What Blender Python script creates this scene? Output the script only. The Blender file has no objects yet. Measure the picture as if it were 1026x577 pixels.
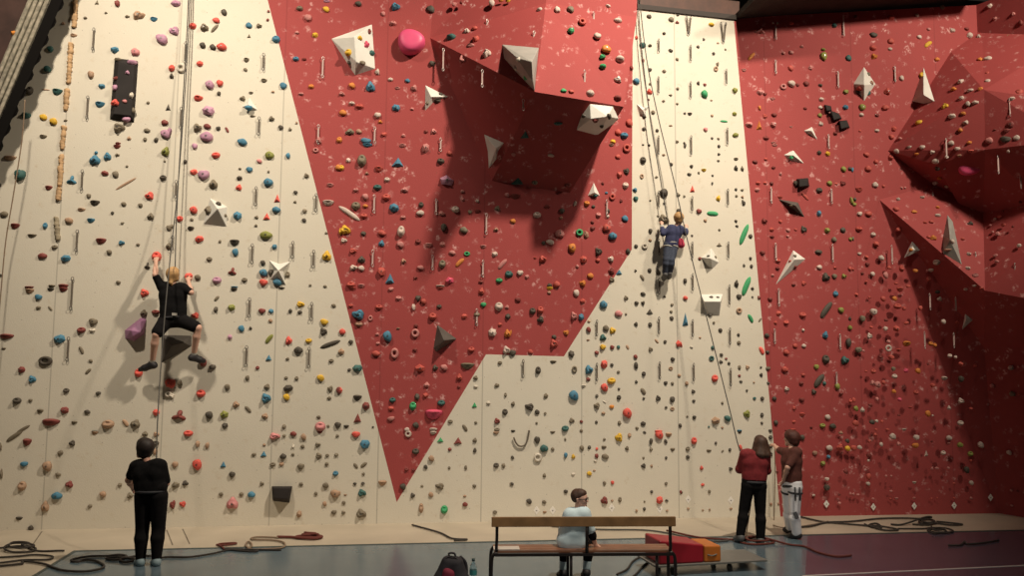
import bpy, bmesh, math, random
import numpy as np
from mathutils import Vector, Matrix, noise
from mathutils.bvhtree import BVHTree

SC = bpy.context.scene
COL = SC.collection
RNG = random.Random(7)

# ------------------------------------------------------------------ camera
IW, IH, FPX = 1026.0, 577.0, 800.0
CAM_H = 2.7
PITCH, ROLL = math.radians(5.15), math.radians(0.5)
cam_data = bpy.data.cameras.new('camera')
cam = bpy.data.objects.new('camera', cam_data)
COL.objects.link(cam)
cam_data.sensor_width = 36.0
cam_data.lens = FPX / IW * 36.0
cam_data.clip_end = 200
_fw = Vector((0, math.cos(PITCH), math.sin(PITCH)))
_rt = Vector((1, 0, 0))
_up = _rt.cross(_fw)
# the camera leans a little to the left, so the hall leans to the right
rt = _rt * math.cos(ROLL) + _up * math.sin(ROLL)
up = _up * math.cos(ROLL) - _rt * math.sin(ROLL)
cam.matrix_world = Matrix(((rt.x, up.x, -_fw.x, 0), (rt.y, up.y, -_fw.y, 0), (rt.z, up.z, -_fw.z, CAM_H), (0, 0, 0, 1)))
SC.camera = cam
CAM = Vector((0, 0, CAM_H))


def ray(px, py):
    return (_fw * FPX + rt * (px - IW / 2) - up * (py - IH / 2)).normalized()


def on_z(px, py, z=0.0):
    d = ray(px, py)
    return CAM + d * ((z - CAM_H) / d.z)


def on_plane(px, py, p0, n):
    d = ray(px, py)
    return CAM + d * ((p0 - CAM).dot(n) / d.dot(n))


def at_depth(px, py, y):
    d = ray(px, py)
    return CAM + d * (y / d.y)


# wall plane from its foot line
_b0, _b1 = on_z(20, 531), on_z(975, 514)
WALL_U = (_b1 - _b0); WALL_U.z = 0; WALL_U.normalize()
WALL_N = Vector((WALL_U.y, -WALL_U.x, 0))       # towards the room
WALL_P = _b0


def W(px, py, p=0.0):
    return on_plane(px, py, WALL_P + WALL_N * p, WALL_N)


def base_at(px):
    """foot of the wall under an image column (z = 0)"""
    a = W(px, 500)
    for _ in range(6):
        pass
    # march the pixel row until z = 0
    lo, hi = 480.0, 560.0
    for _ in range(40):
        m = (lo + hi) / 2
        if W(px, m).z > 0: lo = m
        else: hi = m
    v = W(px, lo); v.z = 0
    return v


# ------------------------------------------------------------------ materials
MATS = {}


def mat(name, rgb, rough=0.6, metal=0.0, bump=0.0, bscale=20.0, vary=0.0, vscale=4.0, spec=0.4):
    if name in MATS: return MATS[name]
    m = bpy.data.materials.new(name); m.use_nodes = True
    nt = m.node_tree; b = nt.nodes['Principled BSDF']
    b.inputs['Base Color'].default_value = (*rgb, 1)
    b.inputs['Roughness'].default_value = rough
    b.inputs['Metallic'].default_value = metal
    b.inputs['Specular IOR Level'].default_value = spec
    tc = nt.nodes.new('ShaderNodeTexCoord')
    if vary > 0:
        n = nt.nodes.new('ShaderNodeTexNoise'); n.inputs['Scale'].default_value = vscale; n.inputs['Detail'].default_value = 4
        nt.links.new(tc.outputs['Object'], n.inputs['Vector'])
        r = nt.nodes.new('ShaderNodeValToRGB')
        r.color_ramp.elements[0].position = 0.3; r.color_ramp.elements[1].position = 0.7
        r.color_ramp.elements[0].color = (*[c * (1 - vary) for c in rgb], 1)
        r.color_ramp.elements[1].color = (*[min(1, c * (1 + vary)) for c in rgb], 1)
        nt.links.new(n.outputs['Fac'], r.inputs['Fac'])
        nt.links.new(r.outputs['Color'], b.inputs['Base Color'])
    if bump > 0:
        n2 = nt.nodes.new('ShaderNodeTexNoise'); n2.inputs['Scale'].default_value = bscale; n2.inputs['Detail'].default_value = 3
        nt.links.new(tc.outputs['Object'], n2.inputs['Vector'])
        bp = nt.nodes.new('ShaderNodeBump'); bp.inputs['Strength'].default_value = bump; bp.inputs['Distance'].default_value = 0.02
        nt.links.new(n2.outputs['Fac'], bp.inputs['Height']); nt.links.new(bp.outputs['Normal'], b.inputs['Normal'])
    MATS[name] = m
    return m


def wall_material(name, rgb, chalk=None, chalk_amt=0.0, seam=True, seam_dark=0.8):
    """painted plywood: panel joints, rub marks, and chalk smears where chalk is a colour"""
    m = bpy.data.materials.new(name); m.use_nodes = True
    nt = m.node_tree; N = nt.nodes; L = nt.links
    b = N['Principled BSDF']; b.inputs['Roughness'].default_value = 0.75; b.inputs['Specular IOR Level'].default_value = 0.25
    tc = N.new('ShaderNodeTexCoord')
    sep = N.new('ShaderNodeSeparateXYZ'); L.new(tc.outputs['Object'], sep.inputs[0])
    # coordinate along the wall (u) and height (z)
    du = N.new('ShaderNodeVectorMath'); du.operation = 'DOT_PRODUCT'; L.new(tc.outputs['Object'], du.inputs[0]); du.inputs[1].default_value = WALL_U
    comb = N.new('ShaderNodeCombineXYZ'); L.new(du.outputs['Value'], comb.inputs['X']); L.new(sep.outputs['Z'], comb.inputs['Y'])
    col = N.new('ShaderNodeMix'); col.data_type = 'RGBA'
    n1 = N.new('ShaderNodeTexNoise'); n1.inputs['Scale'].default_value = 0.9; n1.inputs['Detail'].default_value = 6; L.new(comb.outputs[0], n1.inputs['Vector'])
    L.new(n1.outputs['Fac'], col.inputs['Factor'])
    col.inputs['A'].default_value = (*[c * 0.93 for c in rgb], 1); col.inputs['B'].default_value = (*[min(1, c * 1.05) for c in rgb], 1)
    last = col.outputs['Result']
    if seam:
        br = N.new('ShaderNodeTexBrick'); br.offset = 0.0; br.squash = 1.0
        br.inputs['Scale'].default_value = 1.0; br.inputs['Brick Width'].default_value = 1.72; br.inputs['Row Height'].default_value = 40.0
        br.inputs['Mortar Size'].default_value = 0.011; br.inputs['Mortar Smooth'].default_value = 0.2
        br.inputs['Color1'].default_value = (1, 1, 1, 1); br.inputs['Color2'].default_value = (0.965, 0.965, 0.965, 1)
        br.inputs['Mortar'].default_value = (seam_dark,) * 3 + (1,)
        mp = N.new('ShaderNodeMapping'); mp.inputs['Location'].default_value = (0.42, 5.0, 0)
        L.new(comb.outputs[0], mp.inputs['Vector']); L.new(mp.outputs[0], br.inputs['Vector'])
        mu = N.new('ShaderNodeMix'); mu.data_type = 'RGBA'; mu.blend_type = 'MULTIPLY'; mu.inputs['Factor'].default_value = 1
        L.new(last, mu.inputs['A']); L.new(br.outputs['Color'], mu.inputs['B']); last = mu.outputs['Result']
    if chalk:
        # soft blotches round the places where hands go
        v = N.new('ShaderNodeTexVoronoi'); v.inputs['Scale'].default_value = 5.6; v.inputs['Randomness'].default_value = 1.0
        n2 = N.new('ShaderNodeTexNoise'); n2.inputs['Scale'].default_value = 7; n2.inputs['Detail'].default_value = 5
        L.new(tc.outputs['Object'], n2.inputs['Vector'])
        add = N.new('ShaderNodeVectorMath'); add.operation = 'MULTIPLY_ADD'; L.new(n2.outputs['Color'], add.inputs[0]); add.inputs[1].default_value = (0.20, 0.20, 0.12); L.new(tc.outputs['Object'], add.inputs[2])
        L.new(add.outputs[0], v.inputs['Vector'])
        r1 = N.new('ShaderNodeMapRange'); r1.inputs['From Min'].default_value = 0.36; r1.inputs['From Max'].default_value = 0.12; L.new(v.outputs['Distance'], r1.inputs['Value'])
        n3 = N.new('ShaderNodeTexNoise'); n3.inputs['Scale'].default_value = 1.6; n3.inputs['Detail'].default_value = 4; L.new(tc.outputs['Object'], n3.inputs['Vector'])
        r3 = N.new('ShaderNodeMapRange'); r3.inputs['From Min'].default_value = 0.36; r3.inputs['From Max'].default_value = 0.66; L.new(n3.outputs['Fac'], r3.inputs['Value'])
        n4 = N.new('ShaderNodeTexNoise'); n4.inputs['Scale'].default_value = 26; n4.inputs['Detail'].default_value = 3; L.new(tc.outputs['Object'], n4.inputs['Vector'])
        r4 = N.new('ShaderNodeMapRange'); r4.inputs['From Min'].default_value = 0.44; r4.inputs['From Max'].default_value = 0.60; L.new(n4.outputs['Fac'], r4.inputs['Value'])
        m1 = N.new('ShaderNodeMath'); m1.operation = 'MULTIPLY'; L.new(r1.outputs[0], m1.inputs[0]); L.new(r3.outputs[0], m1.inputs[1])
        m2 = N.new('ShaderNodeMath'); m2.operation = 'MULTIPLY'; L.new(m1.outputs[0], m2.inputs[0]); L.new(r4.outputs[0], m2.inputs[1])
        m3 = N.new('ShaderNodeMath'); m3.operation = 'MULTIPLY'; m3.use_clamp = True; L.new(m2.outputs[0], m3.inputs[0]); m3.inputs[1].default_value = chalk_amt
        mc = N.new('ShaderNodeMix'); mc.data_type = 'RGBA'; L.new(m3.outputs[0], mc.inputs['Factor']); L.new(last, mc.inputs['A']); mc.inputs['B'].default_value = (*chalk, 1)
        last = mc.outputs['Result']
    # a grid of small threaded bolt holes
    v2 = N.new('ShaderNodeTexVoronoi'); v2.inputs['Scale'].default_value = 4.6; v2.inputs['Randomness'].default_value = 0.15; L.new(comb.outputs[0], v2.inputs['Vector'])
    lt = N.new('ShaderNodeMath'); lt.operation = 'LESS_THAN'; L.new(v2.outputs['Distance'], lt.inputs[0]); lt.inputs[1].default_value = 0.035
    mh = N.new('ShaderNodeMix'); mh.data_type = 'RGBA'
    sc = N.new('ShaderNodeMath'); sc.operation = 'MULTIPLY'; L.new(lt.outputs[0], sc.inputs[0]); sc.inputs[1].default_value = 0.55
    L.new(sc.outputs[0], mh.inputs['Factor']); L.new(last, mh.inputs['A']); mh.inputs['B'].default_value = (0.12, 0.09, 0.07, 1)
    last = mh.outputs['Result']
    L.new(last, b.inputs['Base Color'])
    nb = N.new('ShaderNodeTexNoise'); nb.inputs['Scale'].default_value = 60; L.new(tc.outputs['Object'], nb.inputs['Vector'])
    bp = N.new('ShaderNodeBump'); bp.inputs['Strength'].default_value = 0.25; bp.inputs['Distance'].default_value = 0.01
    L.new(nb.outputs['Fac'], bp.inputs['Height']); L.new(bp.outputs['Normal'], b.inputs['Normal'])
    MATS[name] = m
    return m


# ------------------------------------------------------------------ object helpers
def tag(o, label=None, cat=None, group=None, kind=None):
    if label: o['label'] = label
    if cat: o['category'] = cat
    if group: o['group'] = group
    if kind: o['kind'] = kind
    return o


def link(name, me, parent=None, loc=None):
    o = bpy.data.objects.new(name, me); COL.objects.link(o)
    if loc is not None: o.location = loc
    if parent is not None: o.parent = parent
    return o


def mesh_obj(name, verts, faces, mats, parent=None, origin=None, smooth=False, face_mats=None, world=True):
    """verts in world space; origin is the object's own origin (or its parent's, when it is a part)"""
    if origin is None: origin = parent.location.copy() if parent is not None else Vector((0, 0, 0))
    origin = Vector(origin)
    me = bpy.data.meshes.new(name)
    vs = np.asarray([tuple(v) for v in verts], dtype=float) if not isinstance(verts, np.ndarray) else verts
    vs = vs - np.array(tuple(origin))
    me.from_pydata(vs.tolist(), [], [tuple(int(i) for i in f) for f in faces])
    if not isinstance(mats, (list, tuple)): mats = [mats]
    for m in mats: me.materials.append(m)
    if face_mats is not None:
        me.polygons.foreach_set('material_index', face_mats)
    if smooth: me.polygons.foreach_set('use_smooth', [True] * len(me.polygons))
    me.update()
    if parent is None: return link(name, me, None, origin)
    return link(name, me, parent, origin - parent.location)


def fix_normals(o, tri=False):
    bm = bmesh.new(); bm.from_mesh(o.data)
    if tri: bmesh.ops.triangulate(bm, faces=bm.faces[:])
    bmesh.ops.recalc_face_normals(bm, faces=bm.faces[:])
    bm.to_mesh(o.data); bm.free()


def bevel(o, w, seg=2):
    m = o.modifiers.new('bevel', 'BEVEL'); m.width = w; m.segments = seg; m.limit_method = 'ANGLE'
    return o


def empty(name, loc):
    o = bpy.data.objects.new(name, None); COL.objects.link(o); o.location = loc; o.empty_display_size = 0.1
    return o


def box_vf(c, u, v, w, a, b, h):
    """box round centre c with axes u, v, w and half sizes a, b, h"""
    P = [c + u * sx * a + v * sy * b + w * sz * h for sz in (-1, 1) for sy in (-1, 1) for sx in (-1, 1)]
    F = [(0, 2, 3, 1), (4, 5, 7, 6), (0, 1, 5, 4), (2, 6, 7, 3), (0, 4, 6, 2), (1, 3, 7, 5)]
    return P, F


def catmull(pts, n=8):
    pts = [Vector(p) for p in pts]
    if len(pts) < 3: return pts
    out = []
    P = [pts[0] * 2 - pts[1]] + pts + [pts[-1] * 2 - pts[-2]]
    for i in range(1, len(P) - 2):
        p0, p1, p2, p3 = P[i - 1:i + 3]
        for k in range(n):
            t = k / n
            out.append(0.5 * ((2 * p1) + (p2 - p0) * t + (2 * p0 - 5 * p1 + 4 * p2 - p3) * t * t + (3 * p1 - p0 - 3 * p2 + p3) * t ** 3))
    out.append(pts[-1])
    return out


def tube_vf(pts, r, seg=8, closed=False):
    pts = [Vector(p) for p in pts]
    V, F = [], []
    n = len(pts)
    t0 = (pts[1] - pts[0]).normalized()
    ref = Vector((0, 0, 1)) if abs(t0.z) < 0.9 else Vector((1, 0, 0))
    nrm = t0.cross(ref).normalized()
    for i, p in enumerate(pts):
        if closed: t = pts[(i + 1) % n] - pts[i - 1]
        else: t = pts[min(i + 1, n - 1)] - pts[max(i - 1, 0)]
        if t.length < 1e-9: t = t0
        t.normalize()
        nrm = (nrm - t * nrm.dot(t))
        if nrm.length < 1e-6: nrm = t.orthogonal()
        nrm.normalize(); bi = t.cross(nrm)
        ri = r[i] if isinstance(r, (list, tuple)) else r
        for k in range(seg):
            a = 2 * math.pi * k / seg
            V.append(p + nrm * math.cos(a) * ri + bi * math.sin(a) * ri)
    m = n if closed else n - 1
    for i in range(m):
        j = (i + 1) % n
        for k in range(seg):
            F.append((i * seg + k, i * seg + (k + 1) % seg, j * seg + (k + 1) % seg, j * seg + k))
    if not closed:
        F.append(tuple(range(seg - 1, -1, -1))); F.append(tuple((n - 1) * seg + k for k in range(seg)))
    return V, F


def join(parts):
    V, F = [], []
    for v, f in parts:
        o = len(V); V.extend(v); F.extend(tuple(i + o for i in q) for q in f)
    return V, F


# ------------------------------------------------------------------ smooth solids (one continuous skin from many tapered limbs)
def surface_nets(f, org, h):
    s = f < 0
    n = np.array(f.shape)
    cs = tuple(n - 1)
    cnt = np.zeros(cs, np.int16); acc = np.zeros(cs + (3,), np.float32)
    edges = []
    for ax in range(3):
        a = [slice(None)] * 3; b = [slice(None)] * 3
        a[ax] = slice(0, -1); b[ax] = slice(1, None)
        f0, f1 = f[tuple(a)], f[tuple(b)]
        cr = s[tuple(a)] != s[tuple(b)]
        idx = np.argwhere(cr)
        t = f0[cr] / (f0[cr] - f1[cr])
        pos = idx.astype(np.float32); pos[:, ax] += t
        flip = s[tuple(a)][cr]
        edges.append((idx, flip))
        o = [x for x in range(3) if x != ax]
        for o1 in (0, 1):
            for o2 in (0, 1):
                c = idx.copy(); c[:, o[0]] -= o1; c[:, o[1]] -= o2
                ok = np.all((c >= 0) & (c < np.array(cs)), axis=1)
                cc = c[ok]
                np.add.at(cnt, tuple(cc.T), 1)
                np.add.at(acc, tuple(cc.T), pos[ok])
    cells = np.argwhere(cnt > 0)
    ind = -np.ones(cs, np.int64); ind[tuple(cells.T)] = np.arange(len(cells))
    verts = acc[tuple(cells.T)] / cnt[tuple(cells.T)][:, None] * h + np.array(org)
    faces = []
    for ax in range(3):
        idx, flip = edges[ax]
        o = [x for x in range(3) if x != ax]
        quad = []
        for (o1, o2) in ((0, 0), (1, 0), (1, 1), (0, 1)):
            c = idx.copy(); c[:, o[0]] -= o1; c[:, o[1]] -= o2
            ok = np.all((c >= 0) & (c < np.array(cs)), axis=1)
            q = np.full(len(c), -1); q[ok] = ind[tuple(c[ok].T)]
            quad.append(q)
        quad = np.stack(quad, 1)
        good = np.all(quad >= 0, axis=1)
        quad, fl = quad[good], flip[good]
        sw = fl if ax != 1 else ~fl
        quad[~sw] = quad[~sw][:, ::-1]
        faces.append(quad)
    return verts, np.concatenate(faces)


def solid(prims, h=0.008, k=0.02, cut=None):
    """prims: (a, b, ra, rb[, k]) tapered limbs, blended. cut: list of (point, normal) half spaces removed"""
    A = np.array([[*p[0], p[2]] for p in prims] + [[*p[1], p[3]] for p in prims])
    lo = (A[:, :3] - A[:, 3:]).min(0) - 3 * h; hi = (A[:, :3] + A[:, 3:]).max(0) + 3 * h
    n = np.ceil((hi - lo) / h).astype(int) + 1
    f = np.full(tuple(n), 0.5, np.float32)
    for p in prims:
        a, b, ra, rb = np.array(tuple(p[0])), np.array(tuple(p[1])), p[2], p[3]
        kk = p[4] if len(p) > 4 else k
        R = max(ra, rb) + kk + 2 * h + 0.02
        l = np.maximum(((np.minimum(a, b) - R - lo) / h).astype(int), 0); u = np.minimum(((np.maximum(a, b) + R - lo) / h).astype(int) + 2, n)
        xs = [lo[i] + h * np.arange(l[i], u[i]) for i in range(3)]
        X, Y, Z = np.meshgrid(*xs, indexing='ij')
        ab = b - a; L2 = max(1e-12, ab.dot(ab))
        t = np.clip(((X - a[0]) * ab[0] + (Y - a[1]) * ab[1] + (Z - a[2]) * ab[2]) / L2, 0, 1)
        d = np.sqrt((X - a[0] - t * ab[0]) ** 2 + (Y - a[1] - t * ab[1]) ** 2 + (Z - a[2] - t * ab[2]) ** 2) - (ra + (rb - ra) * t)
        sl = tuple(slice(l[i], u[i]) for i in range(3))
        g = f[sl]
        hh = np.clip(0.5 + 0.5 * (g - d) / kk, 0, 1)
        f[sl] = g * (1 - hh) + d * hh - kk * hh * (1 - hh)
    if cut:
        xs = [lo[i] + h * np.arange(n[i]) for i in range(3)]
        X, Y, Z = np.meshgrid(*xs, indexing='ij')
        for (q, nn) in cut:
            d = (X - q[0]) * nn[0] + (Y - q[1]) * nn[1] + (Z - q[2]) * nn[2]
            f = np.maximum(f, d.astype(np.float32))
    return surface_nets(f, lo, h)


def solid_obj(name, prims, m, parent=None, origin=None, h=0.008, k=0.02, cut=None):
    v, q = solid(prims, h, k, cut)
    return mesh_obj(name, v, q, m, parent, origin, smooth=True)
# ------------------------------------------------------------------ materials of the place
CREAM = wall_material('cream_wall_paint', (0.69, 0.638, 0.532), chalk=(0.60, 0.52, 0.40), chalk_amt=0.8, seam_dark=0.70)
RED = wall_material('red_wall_paint', (0.35, 0.062, 0.060), chalk=(0.66, 0.36, 0.34), chalk_amt=1.25, seam_dark=0.82)
RED_PLAIN = wall_material('red_overhang_paint', (0.35, 0.062, 0.060), chalk=(0.64, 0.34, 0.32), chalk_amt=1.2, seam=False)
M_DARKCEIL = mat('dark_ceiling', (0.030, 0.024, 0.020), 0.8, vary=0.3)
M_BEAM = mat('brown_beam', (0.075, 0.028, 0.016), 0.6, vary=0.25, vscale=6)
M_TRIMDK = mat('dark_wall_edge', (0.035, 0.025, 0.02), 0.7)


def floor_mat(name, rgb, rough, bump=0.02, vary=0.1):
    m = mat(name, rgb, rough, bump=bump, bscale=3, vary=vary, vscale=1.2, spec=0.5)
    return m


M_STRIP = floor_mat('pale_floor_strip', (0.46, 0.395, 0.305), 0.55)
M_BLUE = floor_mat('blue_grey_sports_floor', (0.098, 0.138, 0.165), 0.20, 0.03)
M_PURPLE = floor_mat('plum_sports_floor', (0.085, 0.066, 0.092), 0.22, 0.03)
M_LINE = mat('floor_line_paint', (0.55, 0.52, 0.50), 0.4)
M_SEAM = mat('floor_seam', (0.17, 0.14, 0.105), 0.6)
M_EDGE = mat('floor_edge_dark', (0.05, 0.065, 0.06), 0.5)

# ------------------------------------------------------------------ walls
cornerB = on_z(999, 513)
cornerB = WALL_P + WALL_U * (cornerB - WALL_P).dot(WALL_U); cornerB.z = 0
TOPZ = 10.6


def at_height(px_pt, z):
    v = px_pt.copy(); v.z = z; return v


left_end = WALL_P - WALL_U * 7.0; left_end.z = 0
VL0 = W(245, -90); F0 = W(634, -90)
rt_top = W(735, 18); c_topz = W(990, 6).z
mid_top = W(634, 8)
P = {}
verts = []


def nv(v):
    verts.append(v); return len(verts) - 1


iBL = nv(left_end); iG1 = nv(base_at(782)); iG0 = nv(rt_top); iMT = nv(mid_top)
iE = nv(W(633, 250)); iD = nv(W(565, 357)); iC = nv(W(487, 355)); iB = nv(W(397.5, 503)); iV0 = nv(VL0)
iTL = nv(at_height(left_end, VL0.z)); iF0 = nv(F0); iCB = nv(cornerB); iCT = nv(at_height(cornerB, c_topz))
wall_back = mesh_obj('wall_back', verts, [(iBL, iG1, iG0, iMT, iE, iD, iC, iB, iV0, iTL), (iV0, iB, iC, iD, iE, iMT, iF0), (iG0, iG1, iCB, iCT)],
                     [CREAM, RED], face_mats=[0, 1, 1])
fix_normals(wall_back, tri=True)
tag(wall_back, kind='structure')

# right wall: turns towards the room at the corner
rw_dir = (on_z(1026, 517.5) - on_z(999, 513)); rw_dir.z = 0; rw_dir.normalize()
RW_N = Vector((rw_dir.y, -rw_dir.x, 0))
if RW_N.y > 0: RW_N = -RW_N


def RW(px, py, q=0.0):
    return on_plane(px, py, cornerB + RW_N * q, RW_N)


rw_end = cornerB + rw_dir * 4.0
wall_right = mesh_obj('wall_right', [cornerB, rw_end, at_height(rw_end, c_topz), at_height(cornerB, c_topz)], [(0, 1, 2, 3)], RED)
tag(wall_right, kind='structure')

# a shallow lean of the red wall under the low overhang
M_pt = W(881, 200, 0.0)
foot = base_at(806)
K1 = W(986, 348, 0.50)
rwk = at_height(cornerB + rw_dir * 4.0 + RW_N * 0.35, K1.z)
r2 = [M_pt + WALL_N * 0.004, foot + WALL_N * 0.004, cornerB + WALL_N * 0.06 - WALL_U * 0.05, K1]
wall_lean = mesh_obj('wall_leaning', r2 + [cornerB + rw_dir * 4.0 + RW_N * 0.03, rwk], [(0, 1, 2, 3), (2, 4, 5, 3)], RED)
fix_normals(wall_lean); tag(wall_lean, kind='structure')

# floors
fl = mesh_obj('floor', [(-22, -1, 0), (22, -1, 0), (22, 20, 0), (-22, 20, 0)], [(0, 1, 2, 3)], M_STRIP)
tag(fl, kind='structure')
e0 = on_z(75, 552.5); e1 = on_z(400, 546); e2 = on_z(804, 534.5); e3 = on_z(1026, 531.5)
ed = (e3 - e0).normalized()
eL = e0; eR = e3 + ed * 8
n0 = on_z(30, 580); dn = (n0 - e0).normalized()
nL = e0 + dn * 10
pb0 = e0 + ed * (on_z(804, 534) - e0).dot(ed); pb1 = on_z(803, 640)
z = 0.006
sp = mesh_obj('floor_sports', [at_height(v, z) for v in (eL, nL, Vector((0, -1, 0)), pb1, pb0, Vector((20, -1, 0)), eR)],
              [(0, 1, 2, 3, 4), (4, 3, 5, 6)], [M_BLUE, M_PURPLE], face_mats=[0, 1])
fix_normals(sp); tag(sp, kind='structure')
for p_ in sp.data.polygons:
    if p_.normal.z < 0: sp.data.flip_normals(); break


def strip(name, pts, w, m, z=0.010):
    V, F = [], []
    for i, p in enumerate(pts):
        t = (pts[min(i + 1, len(pts) - 1)] - pts[max(i - 1, 0)]).normalized(); s = Vector((-t.y, t.x, 0))
        V += [at_height(p + s * w / 2, z), at_height(p - s * w / 2, z)]
    n = len(pts)
    V += [at_height(v, 0.001) for v in V[:]]
    for i in range(n - 1):
        F += [(2 * i, 2 * i + 1, 2 * i + 3, 2 * i + 2), (2 * i, 2 * i + 2, 2 * n + 2 * i + 2, 2 * n + 2 * i), (2 * i + 1, 2 * n + 2 * i + 1, 2 * n + 2 * i + 3, 2 * i + 3)]
    o = mesh_obj(name, V, F, m); fix_normals(o)
    return tag(o, kind='structure')


strip('trim_1', [nL, e0, pb0, eR], 0.07, M_EDGE)
strip('trim_2', [on_z(804, 577.5), on_z(1026, 567), on_z(1200, 559)], 0.035, M_LINE)
strip('trim_3', [on_z(42, 532.5), on_z(32, 547)], 0.016, M_SEAM, 0.004)
strip('trim_4', [on_z(167, 531), on_z(173, 546)], 0.016, M_SEAM, 0.004)
strip('trim_5', [on_z(183, 530), on_z(190, 545)], 0.016, M_SEAM, 0.004)

# the ceiling beyond the top of the wall, the soffit over the red wall, and the brown beam
deep = -WALL_N
ca = W(600, -120); ca.z = 0
A0 = WALL_P + WALL_U * ((mid_top - WALL_P).dot(WALL_U) - 1.2); A1 = cornerB + WALL_U * 3
zc = rt_top.z + 0.75
ceil_back = mesh_obj('ceiling', [at_height(A0 + deep * 0.15, zc), at_height(A1 + deep * 0.15, zc), at_height(A1 + deep * 9, zc + 0.3), at_height(A0 + deep * 9, zc + 0.3)], [(3, 2, 1, 0)], M_DARKCEIL)
tag(ceil_back, kind='structure')
# soffit over the red wall
s0 = W(737, 18); s0.z = 0
s1 = cornerB - WALL_U * 0.15
zz = rt_top.z - 0.02
S = []
for (bp, zt) in ((s0, zz), (s1, c_topz + 0.10)):
    for out in (-0.3, 1.0):
        for dz in (0.0, 0.10): S.append(at_height(bp + WALL_N * out, zt + dz))
soff = mesh_obj('ceiling_soffit', S, [(0, 4, 6, 2), (1, 3, 7, 5), (2, 6, 7, 3), (0, 1, 5, 4), (0, 2, 3, 1), (4, 5, 7, 6)], M_DARKCEIL)
fix_normals(soff); tag(soff, kind='structure')
for i in range(4):
    a = s0 + WALL_U * (1.2 + i * 0.16)
# timber beam running along the top of the cream wall
b0 = W(648, 3.5); b1 = W(737, 13.5)
bv, bf = box_vf((b0 + b1) / 2 + deep * 0.16 + Vector((0, 0, 0.13)), (b1 - b0).normalized(), WALL_N, (b1 - b0).normalized().cross(WALL_N), (b1 - b0).length / 2 + .1, 0.1, 0.14)
o = mesh_obj('ceiling_beam', bv, bf, M_BEAM); tag(o, kind='structure')
tv, tf = box_vf((W(636, 7) + W(736, 17.5)) / 2, (b1 - b0).normalized(), WALL_N, (b1 - b0).normalized().cross(WALL_N), (b1 - b0).length / 2 + .15, 0.03, 0.045)
o = mesh_obj('trim_6', tv, tf, M_TRIMDK); tag(o, kind='structure')

# ------------------------------------------------------------------ the overhangs
BVHS = []


def poly_thing(name, verts, faces, m, label, cat, group=None, bev=0.0, collide=True, face_mats=None):
    vs = [Vector(v) for v in verts]
    c = sum(vs, Vector()) / len(vs)
    o = mesh_obj(name, vs, faces, m, None, c, face_mats=face_mats)
    fix_normals(o)
    tag(o, label, cat, group)
    if collide: register(vs, o)
    if bev: bevel(o, bev)
    return o


def register(vs, o):
    BVHS.append((BVHTree.FromPolygons([o.matrix_basis @ v.co for v in o.data.vertices], [tuple(p.vertices) for p in o.data.polygons]), o))


for w_ in (wall_back, wall_right, wall_lean): register(None, w_)


def hit(px, py, only=None):
    d = ray(px, py); best = None
    for t, o in BVHS:
        if only and o not in only: continue
        r = t.ray_cast(CAM, d)
        if r[0] is not None and (best is None or r[3] < best[2]):
            n = r[1] if r[1].dot(d) < 0 else -r[1]
            best = (r[0], n, r[3], o)
    return best


# centre: wedge with a long diagonal lip on its left and a square front
A = W(431, 38, 0.0); C = W(536, 92, 1.4); D = W(625, 107, 1.3); E = W(571, 193, 0.0); Fp = W(493, 181, 0.0)
G = W(547, 3, 0.75); H = W(638, 17, 0.75)
A2 = W(430, -95, -0.05); G2 = W(556, -95, 0.45); H2 = W(640, -95, 0.45)
Dw = D - WALL_N * 1.3 + Vector((0.0, 0, -.05)); Hw = H - WALL_N * 0.75; H2w = H2 - WALL_N * .45
V = [A, C, D, E, Fp, G, H, A2, G2, H2, Dw, Hw, H2w]
(a, c, d_, e, f_, g, h_, a2, g2, h2, dw, hw, h2w) = range(13)
big = poly_thing('climbing_overhang', V,
                 [(a, g, c), (a, a2, g2, g), (g, g2, h2, h_), (g, h_, d_, c), (c, d_, e, f_), (a, c, f_), (d_, h_, hw, dw), (d_, dw, e), (h_, h2, h2w, hw)],
                 RED_PLAIN, 'large red overhanging wedge jutting out at the top centre of the wall, dark beneath', 'overhang')
# right: upper prow
Q = WALL_P + WALL_U * ((cornerB - WALL_P).dot(WALL_U)); Q = W(986, 90, 1.12); TC = W(984, 30, 0.02); Q4 = RW(1075, 36, 0.0); T0 = W(953, 52, 0.0)
P1 = W(890, 151, 0.0); L1 = W(938, 165, 0.44); L2 = W(987, 150, 1.05); L3 = RW(1075, 140, 0.8)
Q3 = RW(1075, 103, 0.7); u1 = W(962, 205, 0.0); u2 = W(984, 245, 0.0); u3 = RW(1075, 235, 0.0)
prow = poly_thing('climbing_overhang', [P1, Q, L2, L1, L3, Q3, u1, u2, u3, TC, Q4, T0], [(0, 1, 2), (0, 2, 3), (1, 5, 4, 2), (0, 3, 6), (3, 2, 7, 6), (2, 4, 8, 7), (0, 11, 1), (11, 9, 1), (1, 9, 10, 5)], RED_PLAIN,
                  'red prow-shaped overhang high on the red wall by its corner, hot pink dome beneath', 'overhang')
# right: lower prow, its lip a long thin blade
N1 = W(987, 291, 1.0); T1 = W(984, 172, 0.0); O1 = RW(1080, 205, 0.45); O2 = rwk; T2 = RW(1080, 130, 0.0)
low = poly_thing('climbing_overhang', [M_pt, N1, T1, O1, K1, O2, T2], [(0, 1, 2), (2, 1, 3, 6), (0, 4, 1), (1, 4, 5, 3)], RED_PLAIN,
                 'lower red overhang on the red wall by its corner, sharp lip running to a point', 'overhang')

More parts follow.
